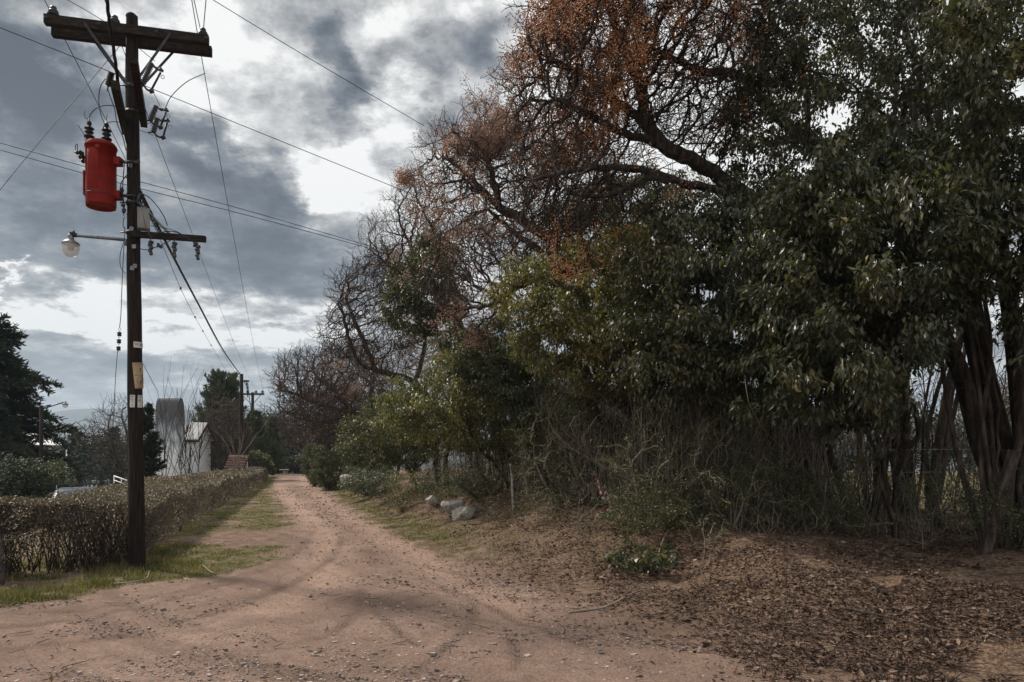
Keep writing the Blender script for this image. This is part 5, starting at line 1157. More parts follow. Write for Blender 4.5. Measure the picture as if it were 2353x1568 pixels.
for i_, (z0, lb) in enumerate(((1033, 'upper fence wire across the clearing'), (1085, 'lower fence wire across the clearing'))):
    b = MB(); b.tube(smoothpath([P(1905, z0 + 4, 11.8), P(2000, z0 + 2, 12.2), P(2150, z0, 12.6), P(2325, z0 + 3, 9.6)], 8), .0035, 4); tag(b.build('fence_wire', M_galv, loc=P(1905, z0, 11.8)), lb, 'wire', 'fence wires')
# barrier tape
def tape():
    m, t, out = newmat('red_white_tape'); co = t.new('ShaderNodeTexCoord').outputs['Object']; w = t.new('ShaderNodeTexWave'); t.l.new(co, w.inputs['Vector']); w.inputs['Scale'].default_value = 3.5; w.bands_direction = 'Z'; w.inputs['Distortion'].default_value = 1.5
    b = t.new('ShaderNodeBsdfPrincipled'); t.put(b.inputs['Base Color'], t.ramp(w.outputs['Fac'], [(.45, (.55, .5, .5)), (.55, (.45, .04, .05))], 'CONSTANT')); b.inputs['Roughness'].default_value = .4; t.l.new(b.outputs[0], out.inputs[0])
    pts = smoothpath(PP((1372, 1100, 13.0), (1378, 1125, 12.95), (1388, 1148, 12.9), (1392, 1128, 12.9), (1398, 1150, 12.85), (1402, 1166, 12.8), (1385, 1176, 12.8), (1372, 1185, 12.75), (1366, 1205, 12.7)), 8)
    n = len(pts); g = rg(5); side = unit(np.stack([np.cos(np.arange(n) * .4), .4 * np.sin(np.arange(n) * .7), .5 * np.sin(np.arange(n) * .5)], 1)) * .019
    b = MB(); th = np.array([0, -.003, 0]); V = np.concatenate([pts + side, pts - side, pts + side + th, pts - side + th]); i = np.arange(n - 1)
    b.add(V, np.concatenate([np.stack([i, i + 1, i + 1 + n, i + n], -1), np.stack([i + 2 * n, i + 3 * n, i + 1 + 3 * n, i + 1 + 2 * n], -1)]))
    tag(b.build('barrier_tape', m, loc=pts[-1]), 'torn red and white barrier tape hanging in the thicket', 'barrier tape')
tape()
# fallen branches
for lb, pts, r in (('longest pale dead branch lying from the litter to the road edge', [(1310, 1412, 0), (1390, 1395, .03), (1450, 1365, .05), (1500, 1345, .08)], .012),
                   ('dead branch lying in the right foreground litter', [(1930, 1395, .22), (2050, 1420, .2), (2170, 1450, .18), (2230, 1460, .2)], .014),
                   ('forked pale stick standing in the leaf litter', [(1505, 1300, .25), (1530, 1255, .35), (1560, 1225, .5), (1600, 1205, .6)], .010),
                   ('curved stick on the verge at the foot of the pole', [(262, 1342, .02), (300, 1338, .05), (335, 1330, .05), (343, 1312, .10)], .012),
                   ('thin stick lying on the dirt near the verge', [(238, 1383, .02), (262, 1384, .03), (306, 1388, .02)], .008),
                   ('bent twig at the grass edge left of the road', [(465, 1298, .02), (495, 1318, .03), (540, 1304, .04)], .009)):
    q = []
    for px, py, z in pts: p_ = G(px, py, z); q.append([p_[0], p_[1], max(land1(p_[0], p_[1]) + .015, p_[2])])
    b = MB(); q = smoothpath(q, 5); b.tube(q, np.linspace(r, r * .4, len(q)), 6); o = b.build('fallen_branch', M_bark if 'right foreground' in lb else M_pale, loc=q[0]); tag(o, lb, 'branch', 'sticks lying on the ground')
# ------------------------------------------------------------------ the hedge
def hedge():
    g = rg(91)
    root = thing('hedge', on_land((-6.9, 11.6)), 'long clipped hedge with woody stems, turning the corner behind the near pole', 'hedge')
    # corner piece runs to the left of the pole, long arm follows the road
    fa = [(-5.95, 11.75), (-7.4, 10.75), (-9.4, 10.3), (-14, 9.6)]   # road face of the short arm (toward the junction)
    def arm_pts(n, Y0, Y1, face_bias=.5):
        u = g.random(n); Y = 1 / (1 / Y0 + (1 / Y1 - 1 / Y0) * u); return Y
    P_ = []; N_ = []; S_ = []
    n = 150000
    Y = arm_pts(n, 11.9, 62); side = g.random(n)
    wdt = 1.75 + .25 * (vnoise(Y * .6, Y * 0, 2) - .5); hgt = .86 + .12 * sstep(12, 20, Y) + .14 * (vnoise(Y * .8, Y * 0, 5) - .5)
    s = side; onface = s < .42; across = np.where(onface, -.0, (s - .42) / .58 * wdt); z = np.where(onface, g.random(n) ** .7 * hgt, hgt + .10 * np.sin(np.clip(across / wdt, 0, 1) * math.pi) - .10 * np.exp(-across / .12))
    bul = .16 * (fbm(Y * 1.4, z * 2, 3, 7) - .5) * 2; X = hedge_face(Y) - across + np.where(onface, bul, 0) - np.abs(g.normal(0, .09, n)) * onface - .12 * (1 - np.clip(z / .3, 0, 1)) * onface
    z = z + np.where(onface, 0, .16 * (fbm(X * 1.3, Y * .9, 3, 13) - .5) * 2 - np.abs(g.normal(0, .05, n)))
    P_.append(np.stack([X, Y, land(np.full(n, 0) + hedge_face(Y), Y) + z], 1)); nr = np.where(onface[:, None], [1, 0, .35], [0, 0, 1.]); N_.append(nr); S_.append(.030 * np.maximum(1, Y / 16) * g.uniform(.6, 1.35, n))
    # end face
    n = 3000; Yc = 62 - np.abs(g.normal(0, .1, n)); ac = g.random(n) * 1.7; P_.append(np.stack([hedge_face(Yc) - ac, Yc, land(hedge_face(Yc), Yc) + g.random(n) * .95], 1)); N_.append(np.tile([0, 1., .2], (n, 1))); S_.append(np.full(n, .1))
    # short arm
    n = 210000; t_ = g.random(n); Xa = -5.9 - t_ ** .9 * 8.4; Ya = np.interp(-Xa, [5.85, 6.2, 6.75, 9, 14], [11.6, 10.6, 9.95, 9.15, 8.3]); s = g.random(n); onf = s < .5
    hgt = 1.06 + .12 * (fbm(Xa * .9, Xa * 0, 3, 3) - .5) * 2; dep = np.where(onf, 0, (s - .5) / .5 * 1.25)
    lowz = .04 + .22 * vnoise(Xa * 1.7, Xa * 0, 12) + .18 * (Xa < -7.6)
    zf = lowz + (hgt - lowz) * g.random(n) ** .65
    # the leaves are thin low down, where the bare stems show
    z = np.where(onf, zf, hgt + .06 * (fbm(Xa * 1.5, dep * 2, 3, 23) - .5) * 2 - np.abs(g.normal(0, .05, n))); keep = (g.random(n) < np.where(onf, .65 + .25 * (Xa > -7.4) + .35 * sstep(.4, .8, z), 1)) & (~((Xa < -8.3) & onf) | (g.random(n) < .55) | (z > .75))
    Xa0 = Xa; Xa = Xa - dep * .55 * sstep(-8.5, -6.2, Xa); Yv = Ya + dep * (1 - .2 * sstep(-8.5, -6.2, Xa0)) + np.where(onf, np.abs(g.normal(0, .42, n)) + .14 * (fbm(Xa * 2, z * 2.5, 3, 29) - .5), 0)
    q = np.stack([Xa, Yv, land(Xa0, Ya) + z], 1)[keep]; P_.append(q); N_.append(np.where(onf[:, None], [.1, -1, .5], [0, 0, 1.])[keep]); S_.append(.036 * g.uniform(.6, 1.35, keep.sum()))
    # sprigs standing out of the top and face
    n = 16000; Y = 1 / (1 / 11.9 + (1 / 40 - 1 / 11.9) * g.random(n)); k = g.integers(0, 900, n); gx = rg(5).random(900); cy = 1 / (1 / 11.9 + (1 / 40 - 1 / 11.9) * gx); cd = rg(6).random(900) * 1.7
    q = np.stack([hedge_face(cy[k]) - cd[k] + g.normal(0, .03, n), cy[k] + g.normal(0, .03, n), land(hedge_face(cy[k]), cy[k]) + .92 + g.random(n) * .16], 1); P_.append(q); N_.append(np.tile([0, 0, 1.], (n, 1))); S_.append(.03 * np.maximum(1, cy[k] / 16) * g.uniform(.6, 1.3, n))
    Pn = np.concatenate(P_); Nn = np.concatenate(N_); Sz = np.concatenate(S_)
    a = Nn * .7 + g.normal(0, .7, Nn.shape) + [0, 0, .25]; brown = (Pn[:, 0] + g.normal(0, .5, len(Pn)) < -6.6) & (Pn[:, 1] < 13.2)
    for sel, m_ in ((~brown, M_hedge), (brown, M_hedge2)): b = MB(); scatter(b, LEAF2, Pn[sel], a[sel], Sz[sel], g); b.build('foliage', m_, root, smooth=False)
    # stems
    b = MB()
    def stalks(n, fx, h0, h1, r):
        x = y = 0.
        for i in range(n):
            if i % 7 == 0: cx_, cy_ = fx(i)
            x, y = cx_ + g.normal(0, .07), cy_ + g.normal(0, .07); z = land1(x, y) - .05; h = g.uniform(h0, h1); ln = g.normal(0, .22, 2); pts = [np.array([x, y, z]) + np.array([ln[0] * t_ + g.normal(0, .03), ln[1] * t_ + g.normal(0, .03), h * t_]) for t_ in (0, .3, .6, 1)]
            b.tube(smoothpath(pts, 3), np.linspace(r * g.uniform(.8, 1.4), r * .5, 10), 5, cap=False)
    def f1(i): x = -6.0 - 8.2 * g.random(); y = np.interp(-x, [5.85, 6.2, 6.75, 9, 14], [11.6, 10.6, 9.95, 9.15, 8.3]) + g.uniform(.25, 1.1); return x, y
    def f2(i): y = 12 + 26 * g.random() ** 1.6; return hedge_face(y) - g.uniform(.25, .7), y
    stalks(1100, f1, .7, 1.05, .009); stalks(300, f2, .6, .85, .011)
    # crooked bare twigs poking out
    for i in range(520):
        if i % 2: x, y = f1(i); y -= .3
        else: y = 12 + 20 * g.random() ** 1.5; x = hedge_face(y) - g.uniform(-.05, 1.5)
        z = land1(x, y) + g.uniform(.7, 1.02); d_ = unit(g.normal(0, .6, 3) + [0, 0, .9]); p = np.array([x, y, z]); pts = [p]
        for k in range(3): pts.append(pts[-1] + d_ * .07); d_ = unit(d_ + g.normal(0, .4, 3))
        b.tube(pts, np.linspace(.0035, .0015, 4), 3, cap=False)
    b.build('stems', M_hstem, root)
hedge()
# the leafless straggler at the far left end of the hedge
tree('bare_shrub', 'crooked leafless shrub at the left end of the hedge', 'shrub', [[on_land((-6.5, 9.45)), on_land((-6.5, 9.45)) + [-.02, 0, .4], on_land((-6.5, 9.45)) + [-.1, .05, .8]]], ellipsoid(on_land((-6.6, 9.5)) + [0, 0, .75], (.65, .4, .5), 260, rg(3)), M_hstem, .028, .004, step=.08, infl=1, kill=.13, jit=.45, seed=9, maxn=2500,
     leaves=[dict(mat=M_hedge, n=900, size=.035, tmpl=LEAF2, rmax=.02, spread=.03, down=.1)])

# ------------------------------------------------------------------ left side: cedar, lamp, canopy, car, shrubs
def conifer2(name, lab, base, H, R, nl, seed, mat, size=.2, droop=.15, z0=.08, shape=1.0, lift=.0, spread=1.0, wood=M_barkd, group=None, lean=(0, 0), top=.3, dens=1.0):
    """a conifer: whorls of boughs on a straight stem, each bough carrying flat sprays"""
    g = rg(seed); root = thing(name, base, lab, 'tree', group); W_ = MB(); L_p, L_a = [], []
    tip = base + [lean[0] * H, lean[1] * H, H]; W_.tube([base, base * .5 + tip * .5 + g.normal(0, .05, 3), tip], [.035 * H, .02 * H, .004 * H], 8)
    for k in range(nl):
        f = z0 + (1 - z0) * ((k + g.random()) / nl); rr = R * ((1 - f) ** shape * (1 - top) + top * (1 - f) ** .4) * g.uniform(.62, 1.12); a = g.uniform(0, 6.28)
        p = base + (tip - base) * f; d_ = np.array([math.cos(a), math.sin(a), lift + .35 * (f - .4)]); n = 9; pts = [p]
        for j in range(n): d_ = unit(d_ + g.normal(0, .10, 3) + [0, 0, -droop * (j / n) * (1 - .5 * f)]); pts.append(pts[-1] + d_ * rr / n)
        pts = np.array(pts); W_.tube(pts, np.linspace(.010 * H * (1.1 - f) + .01, .006, len(pts)), 5, cap=False)
        for j in range(2, len(pts)):
            t_ = j / n; m_ = int(3 + 3 * spread)
            for q in range(m_):
                sd_ = np.array([-d_[1], d_[0], 0]) * (1 if q % 2 else -1); bl = rr * .34 * (1.15 - t_ * .75) * g.uniform(.5, 1.2) * spread; bd = unit(sd_ * .9 + unit(pts[j] - pts[j - 1]) * .8 + g.normal(0, .25, 3) + [0, 0, -.15 * droop]); e = pts[j] + bd * bl
                c = max(2, int(bl / size * 4.2 * dens)); u = g.random(c)[:, None]; L_p.append(pts[j] + (e - pts[j]) * u + g.normal(0, size * .16, (c, 3))); L_a.append(np.tile(bd, (c, 1)) + g.normal(0, .38, (c, 3)) + [0, 0, .12 - .25 * droop])
                W_.tube([pts[j], e], [.008, .004], 3, cap=False)
    W_.build('trunk', wood, root); b = MB(); Pn = np.concatenate(L_p); An = np.concatenate(L_a); scatter(b, NEEDLE, Pn, An, size * g.uniform(.6, 1.3, len(Pn)), g); b.build('crown', mat, root, smooth=False)
b0 = ground_at(-55, 41); conifer2('cedar_tree', 'large dark conifer with layered drooping boughs at the left frame edge', b0, P(0, 722, 41)[2] - b0[2], 5.9, 140, 101, M_conif, .30, .22, .27, .45, .0, 1.0, dens=1.25)
for k, (px, Y, w, h, lb) in enumerate(((30, 33, 3.4, 3.5, 'dark spreading shrub under the big conifer'), (85, 34, 3.6, 3.3, 'grey-green spreading shrub beside the lamp post'), (-40, 31, 3, 3.2, 'shrub at the frame edge under the big conifer'), (135, 37, 2.2, 2.0, 'yellowish wispy shrub below the white canopy'))):
    bush(lb, px, Y, w, h, 11000, .13, (M_conif, M_pine, M_conif, M_pine)[k], 110 + k, down=-.1)
def lamp_post():
    p = P(95, 932, 36); base = ground_at(95, 36); root = thing('street_lamp', base, 'distant lamp post with an outstretched arm in front of the big conifer', 'street lamp')
    b = MB(); b.tube([base, [p[0], 36, p[2]]], [.10, .08], 10); b.build('post', M_wood, root)
    e = P(146, 925, 36); b = MB(); b.cyl([p[0], 36, P(95, 941, 36)[2]], e, .03, n=8); b.build('arm', M_iron, root)
    c = P(150, 930, 36); q = MB(); q.lathe(c, (0, 0, 1), [(-.02, .13), (.02, .14), (.06, .09), (.10, .05), (.16, .04), (.17, 0)], 14); q.build('hood', M_galv, root)
    q = MB(); q.lathe(c, (0, 0, -1), [(0, .125), (.08, .125), (.15, .08), (.18, 0)], 14); q.build('glass_bowl', M_bowl, root)
lamp_post()
M_canvas = mk('white_sheet_roof', [(0, (.62, .61, .60)), (1, (.80, .79, .78))], 1.2, 4, .6)
M_plaster = mk('stained_white_plaster', [(0, (.35, .38, .41)), (.25, (.60, .63, .67)), (.5, (.80, .83, .86)), (1, (.88, .90, .92))], .9, 9, .9, .2, 14, nrough=.68)
M_plast2 = mk('clean_white_plaster', [(0, (.72, .73, .75)), (.3, (.86, .87, .88)), (1, (.90, .90, .90))], 1.4, 8, .9, .2, 14)
M_dark = mk('dark_undercoat', [(0, (.015, .015, .016)), (1, (.05, .045, .04))], 6, 6, .8)
def gazebo():
    Y = 60; x0 = P(-8, 0, Y)[0]; x1 = P(154, 0, Y)[0]; ze = P(0, 1023, Y)[2]; za = P(0, 996, Y)[2]; c = ((x0 + x1) / 2, Y + 2.6)
    root = thing('canopy', on_land((c[0], c[1])), 'white pyramid canopy on slim posts behind the conifer', 'canopy')
    K1 = np.array([x1, Y]); v_ = np.array([.857, .515]); u_ = np.array([-.515, .857]); W5 = 5.0; K0 = K1 - v_ * W5; K2 = K1 + u_ * W5; K3 = K0 + u_ * W5; cc = (K0 + K2) / 2
    b = MB(); q = [(*K0, ze), (*K1, ze), (*K2, ze), (*K3, ze), (*cc, za + .2)]
    b.add(q, [[0, 1, 4], [1, 2, 4], [2, 3, 4], [3, 0, 4]]); b.add([(a, b_, z_ - .06) for a, b_, z_ in q], [[1, 0, 4], [2, 1, 4], [3, 2, 4], [0, 3, 4]]); b.build('roof', M_canvas, root, smooth=False)
    b = MB()
    for (a, d_) in ((K0, K1), (K1, K2), (K2, K3), (K3, K0)): b.bar((a[0], a[1], ze - .14), (d_[0], d_[1], ze - .14), .05, .14)
    b.build('fascia', M_galv, root, smooth=False)
    for x, y in (K * .985 + cc * .015 for K in (K0, K1, K2, K3)): q = MB(); q.cyl((x, y, land1(x, y) - .1), (x, y, ze - .07), .055, n=8); q.build('post', M_plast2, root)
gazebo()
def bunting():
    a, c = P(150, 986, 58), P(242, 999, 64); s = np.linspace(0, 1, 30); p = a + (c - a) * s[:, None]; p[:, 2] -= .35 * 4 * s * (1 - s)
    root = thing('bunting', a, 'string of small dark pennants above the woods behind the canopy', 'bunting'); b = MB(); b.tube(p, .012, 4); b.build('string', M_wire, root)
    for k in range(2, 29, 3): q = MB(); t_ = p[k]; q.box(t_ + [0, 0, -.09], (.26, .02, .16), Matrix.Rotation(.1 * (k % 3 - 1), 3, 'Y')); q.build('pennant', M_dark, root, smooth=False)
bunting()

def car():
    c = ground_at(178, 27, 0); zt = P(178, 1120, 27)[2]; H = zt - c[2]; root = thing('parked_car', c, 'parked grey-blue car with roof rails, mostly hidden behind the hedge', 'car')
    M_p = mk('grey_blue_car_paint', [(0, (.035, .045, .065)), (1, (.05, .065, .09))], 2, 2, .3, spec=.5, coat=.3); M_g = mk('car_glass', [(0, (.03, .04, .05)), (1, (.05, .06, .07))], 2, 1, .04, spec=1.0)
    M_t = mk('tyre_rubber', [(0, (.012, .012, .012)), (1, (.03, .03, .03))], 9, 3, .8)
    R = np.array(Matrix.Rotation(math.radians(28), 3, 'Z')); s = H / 1.46
    def T(v): return (np.asarray(v, float) * s) @ R.T + c
    prof = [(-2.0, .35), (-2.02, .62), (-1.9, .85), (-1.2, .95), (-.55, 1.38), (-.2, 1.45), (.9, 1.44), (1.5, 1.28), (1.9, .92), (2.0, .6), (1.98, .32)]      # y forward(-), z
    def hull(inset, zlo, zhi, wlo, whi, mbd):
        pr = [(y, z) for y, z in prof]; n = len(pr); L = []; 
        for sx in (-1, -.82, 0, .82, 1):
            for y, z in pr:
                w = .84 if z < .96 else .84 - (z - .96) * .38; L.append((sx * w + inset * -np.sign(sx), y * (1 - .03 * abs(sx)), z - (.03 if abs(sx) == 1 else 0)))
        i = np.arange(4)[:, None] * n; j = np.arange(n - 1)[None]; mbd.add(T(L), np.stack([i + j, i + j + 1, i + n + j + 1, i + n + j], -1).reshape(-1, 4))
        for sx in (0, 4): b0 = sx * n; ff = [[b0 + 10, b0 + 9, b0 + 1, b0 + 0], [b0 + 9, b0 + 8, b0 + 2, b0 + 1], [b0 + 8, b0 + 7, b0 + 3, b0 + 2], [b0 + 7, b0 + 6, b0 + 4, b0 + 3], [b0 + 6, b0 + 6, b0 + 5, b0 + 4]]; mbd.more([f_ for f_ in ff[:4]]); mbd.more([[b0 + 6, b0 + 5, b0 + 4]])
        mbd.more([[j_ * n + 10, (j_ + 1) * n + 10, (j_ + 1) * n, j_ * n] for j_ in range(4)])
    b = MB(); hull(0, 0, 0, 0, 0, b); b.build('body', M_p, root)
    b = MB(); e = .012; b.add(T([(-.66, -1.16, .98 + e), (.66, -1.16, .98 + e), (.58, -.6, 1.35 + e), (-.58, -.6, 1.35 + e)]) , [[0, 1, 2, 3]]); b.build('windscreen', M_g, root, smooth=False)
    b = MB(); b.add(T([(-.64, 1.86, 1.0 + e), (.64, 1.86, 1.0 + e), (.56, 1.56, 1.25 + e), (-.56, 1.56, 1.25 + e)]), [[0, 1, 2, 3]]); b.build('rear_window', M_g, root, smooth=False)
    for sx in (-1, 1):
        for y0, y1, y2, y3 in ((-1.0, -.1, -.1, -.5), (-.02, .7, .7, -.02), (.78, 1.6, 1.3, .78)):
            b = MB(); b.add(T([(sx * .855, y0, .98), (sx * .855, y1, .98), (sx * .715, y2, 1.34), (sx * .715, y3, 1.34)]), [[0, 1, 2, 3]]); b.build('side_window', M_g, root, smooth=False)
        b = MB(); b.tube(smoothpath(T([(sx * .62, -.55, 1.40), (sx * .64, -.3, 1.52), (sx * .64, .4, 1.56), (sx * .64, 1.0, 1.53), (sx * .62, 1.35, 1.38)]), 5), .018, 6); b.build('roof_rail', M_iron, root)
        for y in (-1.3, 1.28): b = MB(); p = T([(sx * .86, y, .31)])[0]; d_ = R @ np.array([sx, 0, 0]); b.lathe(p - d_ * .18, d_, [(0, 0), (0, .25), (.02, .31), (.18, .31), (.2, .26), (.2, 0)], 18); w = b.build('wheel', M_t, root); q = MB(); q.lathe(p + d_ * .012, d_, [(0, .19), (.015, .18), (.02, .05), (.03, .04), (.03, 0)], 14); q.build('rim', M_galv, w)
    for y in (-.15, .75): b = MB(); b.bar(T([(-.66, y, 1.57)])[0], T([(.66, y, 1.57)])[0], .05, .03); b.build('roof_bar', M_iron, root, smooth=False)
car()

def tower_mat():
    m, t, out = newmat('tower_plaster'); co = t.new('ShaderNodeTexCoord').outputs['Object']; sp_ = t.new('ShaderNodeSeparateXYZ'); t.l.new(co, sp_.inputs[0])
    mp = t.new('ShaderNodeMapping'); t.l.new(co, mp.inputs[0]); mp.inputs['Scale'].default_value = (2.2, 2.2, .8)
    f = t.m('ADD', t.noise(mp.outputs[0], 1.1, 9, .68), t.rng(sp_.outputs[2], 2.6, 6.4, -.10, .52))
    c = t.ramp(f, [(.45, (.84, .87, .90)), (.60, (.54, .58, .63)), (.74, (.24, .26, .29)), (.9, (.10, .10, .105))]); b = t.new('ShaderNodeBsdfPrincipled'); t.put(b.inputs['Base Color'], c); b.inputs['Roughness'].default_value = .9
    t.l.new(b.outputs[0], out.inputs[0]); return m
M_tower = tower_mat()      # rain-blackened mould at the top of the tower, running down
def house():
    base = ground_at(440, 55); zg = base[2]; root = thing('white_house', base, 'small white plastered outbuilding with a round-topped tower behind thin trees', 'building')
    C0 = P(448, 0, 55)[:2]; C1 = P(484, 0, 58.6)[:2]; C2 = P(404, 0, 54)[:2]; C2 = C0 + (C2 - C0) * 1.6; C3 = C1 + (C2 - C0)
    ze = P(0, 1006, 55)[2]; zr = P(0, 976, 57)[2]
    def quad(b, pts): b.add(pts, [[0, 1, 2, 3]])
    w = lambda p, z: (p[0], p[1], z)
    b = MB(); quad(b, [w(C0, zg), w(C2, zg), w(C2, ze), w(C0, ze)]); quad(b, [w(C2, zg), w(C3, zg), w(C3, ze), w(C2, ze)]); quad(b, [w(C3, zg), w(C1, zg), w(C1, ze), w(C3, ze)]); b.build('wall', M_plaster, root, smooth=False)
    M0 = (C0 + C1) / 2; M2 = (C2 + C3) / 2
    b = MB(); b.add([w(C0, zg), w(C1, zg), w(C1, ze), w(M0, zr), w(C0, ze)], [[0, 1, 2, 2], [0, 2, 3, 4]][1:]); b.more([[0, 1, 2]]); b.add([w(C2, ze), w(C3, ze), w(M2, zr)], [[0, 1, 2]]); b.build('gable_wall', M_plast2, root, smooth=False)
    d_ = unit(np.append(C0 - C2, 0))[:2]; sN = unit(np.append(C0 - C1, 0))[:2]
    for s_, A_, B_ in ((1, C0, C2), (-1, C1, C3)):
        b = MB(); o = sN * s_ * .28; e0 = w(A_ + d_ * .32 + o, ze - .18); e1 = w(B_ - d_ * .3 + o, ze - .18); r0 = w(M0 + d_ * .32, zr + .06); r1 = w(M2 - d_ * .3, zr + .06)
        e0, e1, r0, r1 = map(np.array, (e0, e1, r0, r1)); up = np.array([0, 0, .09])
        # rows of sheets laid up the slope
        n = 12; 
        for k in range(n):
            t0, t1 = k / n, (k + 1) / n - .012; q = [e0 + (e1 - e0) * t0, e0 + (e1 - e0) * t1, r0 + (r1 - r0) * t1, r0 + (r1 - r0) * t0]
            v = q + [p + up for p in q]; b.add(v, [[3, 2, 1, 0], [4, 5, 6, 7], [0, 1, 5, 4], [1, 2, 6, 5], [2, 3, 7, 6], [3, 0, 4, 7]])
        b.build('roof', M_canvas, root, smooth=False)
        b = MB(); b.bar(e0 + [0, 0, -.08] + np.append(d_ * .02, 0), r0 + [0, 0, -.08] + np.append(d_ * .02, 0), .06, .18); b.bar(e0 - [0, 0, .09], e1 - [0, 0, .09], .06, .14); b.build('barge_board', M_dark, root, smooth=False)
    # tower: profile curved over the top, running back from the viewer
    x0 = P(357, 0, 52)[0]; x1 = P(409, 0, 52)[0]; y0, y1 = 52., 53.1; zt = P(0, 915, 52)[2]; n = 14
    pr = [(y0, zg - .2)] + [(y0 + .0, zt - 1.15)] + [(y0 + .42 - .42 * math.cos(a), zt - 1.15 + 1.15 * math.sin(a)) for a in np.linspace(.1, math.pi / 2, n)] + [(y0 + .6 + .5 * math.sin(a), zt - 1.3 + 1.3 * math.cos(a)) for a in np.linspace(0.05, math.pi / 2, n)] + [(y1, zg - .2)]
    b = MB(); m_ = len(pr); v = [(x0, y, z) for y, z in pr] + [(x1, y, z) for y, z in pr]; i = np.arange(m_ - 1); b.add(v, np.stack([i, i + m_, i + m_ + 1, i + 1], -1)); cen = len(pr)
    b.add([(x0, y, z) for y, z in pr] + [(x0, 52.55, zg + 1)], [[k, k + 1, m_] for k in range(m_ - 1)]); b.add([(x1, y, z) for y, z in pr] + [(x1, 52.55, zg + 1)], [[k + 1, k, m_] for k in range(m_ - 1)])
    tw = b.build('tower', M_tower, root, smooth=False)
    b = MB(); b.box(((x0 + x1) / 2, 52.52, zt - .02), (x1 - x0 + .06, .34, .06)); b.build('tower_cap', mk('mossy_tiles', [(0, (.04, .035, .03)), (1, (.14, .12, .10))], 9, 6, .9), tw)
    b = MB(); b.cyl((x1 - .3, 52.52, zt), (x1 - .3, 52.52, zt + .75), .02, n=5); b.build('aerial', M_iron, tw)
    b = MB(); b.box(((x0 + P(343, 0, 51)[0]) / 2 + .2, 52.6, zg + .9), (1.2, .3, 1.6)); b.build('side_wall', M_plast2, root, smooth=False)
house()
def kiosk():
    Y = 47; x0 = P(515, 0, Y)[0]; x1 = P(560, 0, Y)[0]; zt = P(0, 1050, Y)[2]; zb = P(0, 1078, Y)[2]; c = np.array([(x0 + x1) / 2, Y]); root = thing('garden_shelter', on_land(c), 'low shelter with a red-brown tiled roof behind the far end of the hedge', 'shelter')
    M_tile = mk('brown_roof_tiles', [(0, (.035, .02, .016)), (.5, (.10, .052, .042)), (1, (.19, .11, .09))], 6, 6, .85)
    b = MB(); rows = 5; cols = 12
    for r_ in range(rows):
        for c_ in range(cols):
            xa = x0 + (x1 - x0) * (c_ + .5) / cols; t0 = r_ / rows; t1 = (r_ + 1.18) / rows; pa = np.array([xa, Y + .9 * (1 - t0), zt + (zb - zt) * t0 + .02]); pb = np.array([xa, Y + .9 * (1 - t1), zt + (zb - zt) * t1 + .05]); b.tube([pa, pb], (x1 - x0) / cols * .56, 6)
    b.box(((x0 + x1) / 2, Y + .45, (zt + zb) / 2 - .06), (x1 - x0, 1.15, .05), Matrix.Rotation(math.atan2(zt - zb, .9), 3, 'X')); b.build('roof', M_tile, root)
    b = MB(); b.tube([(x0 - .02, Y + .92, zt + .05), (x1 + .02, Y + .92, zt + .05)], .06, 8); b.build('ridge_tiles', mk('pale_ridge', [(0, (.14, .09, .07)), (1, (.26, .19, .15))], 6, 4, .85), root)
    b = MB(); b.box(((x0 + x1) / 2, Y + .95, (zb - .9) / 2 + zt / 2 - .35), (x1 - x0 - .2, .12, zt - zb + 1.0)); b.build('back_wall', M_plaster, root, smooth=False)
    for x in (x0 + .1, x1 - .1): b = MB(); b.cyl((x, Y + .08, land1(x, Y) - .1), (x, Y + .08, zb + .02), .05, n=8); b.build('post', M_bark, root)
kiosk()
def white_table():
    Y = 88; c = P(653, 1079.5, Y); root = thing('garden_table', on_land((c[0], Y)), 'tiny white table beyond the end of the hedge near the bend', 'table')
    b = MB(); b.box((c[0], Y, c[2]), (.95, .7, .06)); b.build('table_top', M_canvas, root, smooth=False)
    for sx in (-1, 1):
        for sy in (-1, 1): b = MB(); b.cyl((c[0] + sx * .38, Y + sy * .35, land1(c[0], Y)), (c[0] + sx * .38, Y + sy * .35, c[2] - .03), .03, n=6); b.build('leg', M_dark, root)
white_table()
def rail():
    a, c = P(262, 1094, 44), P(297, 1106, 42); root = thing('railing', a, 'short sloping white railing behind the bare tree left of the pole', 'railing')
    b = MB(); b.cyl(a, c, .035, n=6); b.cyl(a - [0, 0, .25], c - [0, 0, .25], .025, n=6); b.build('rails', M_plast2, root)
    for t_ in (0, .5, 1): p = a + (c - a) * t_; q = MB(); q.cyl(p, (p[0], p[1], land1(p[0], p[1]) - .1), .03, n=6); q.build('post', M_plast2, root)
rail()

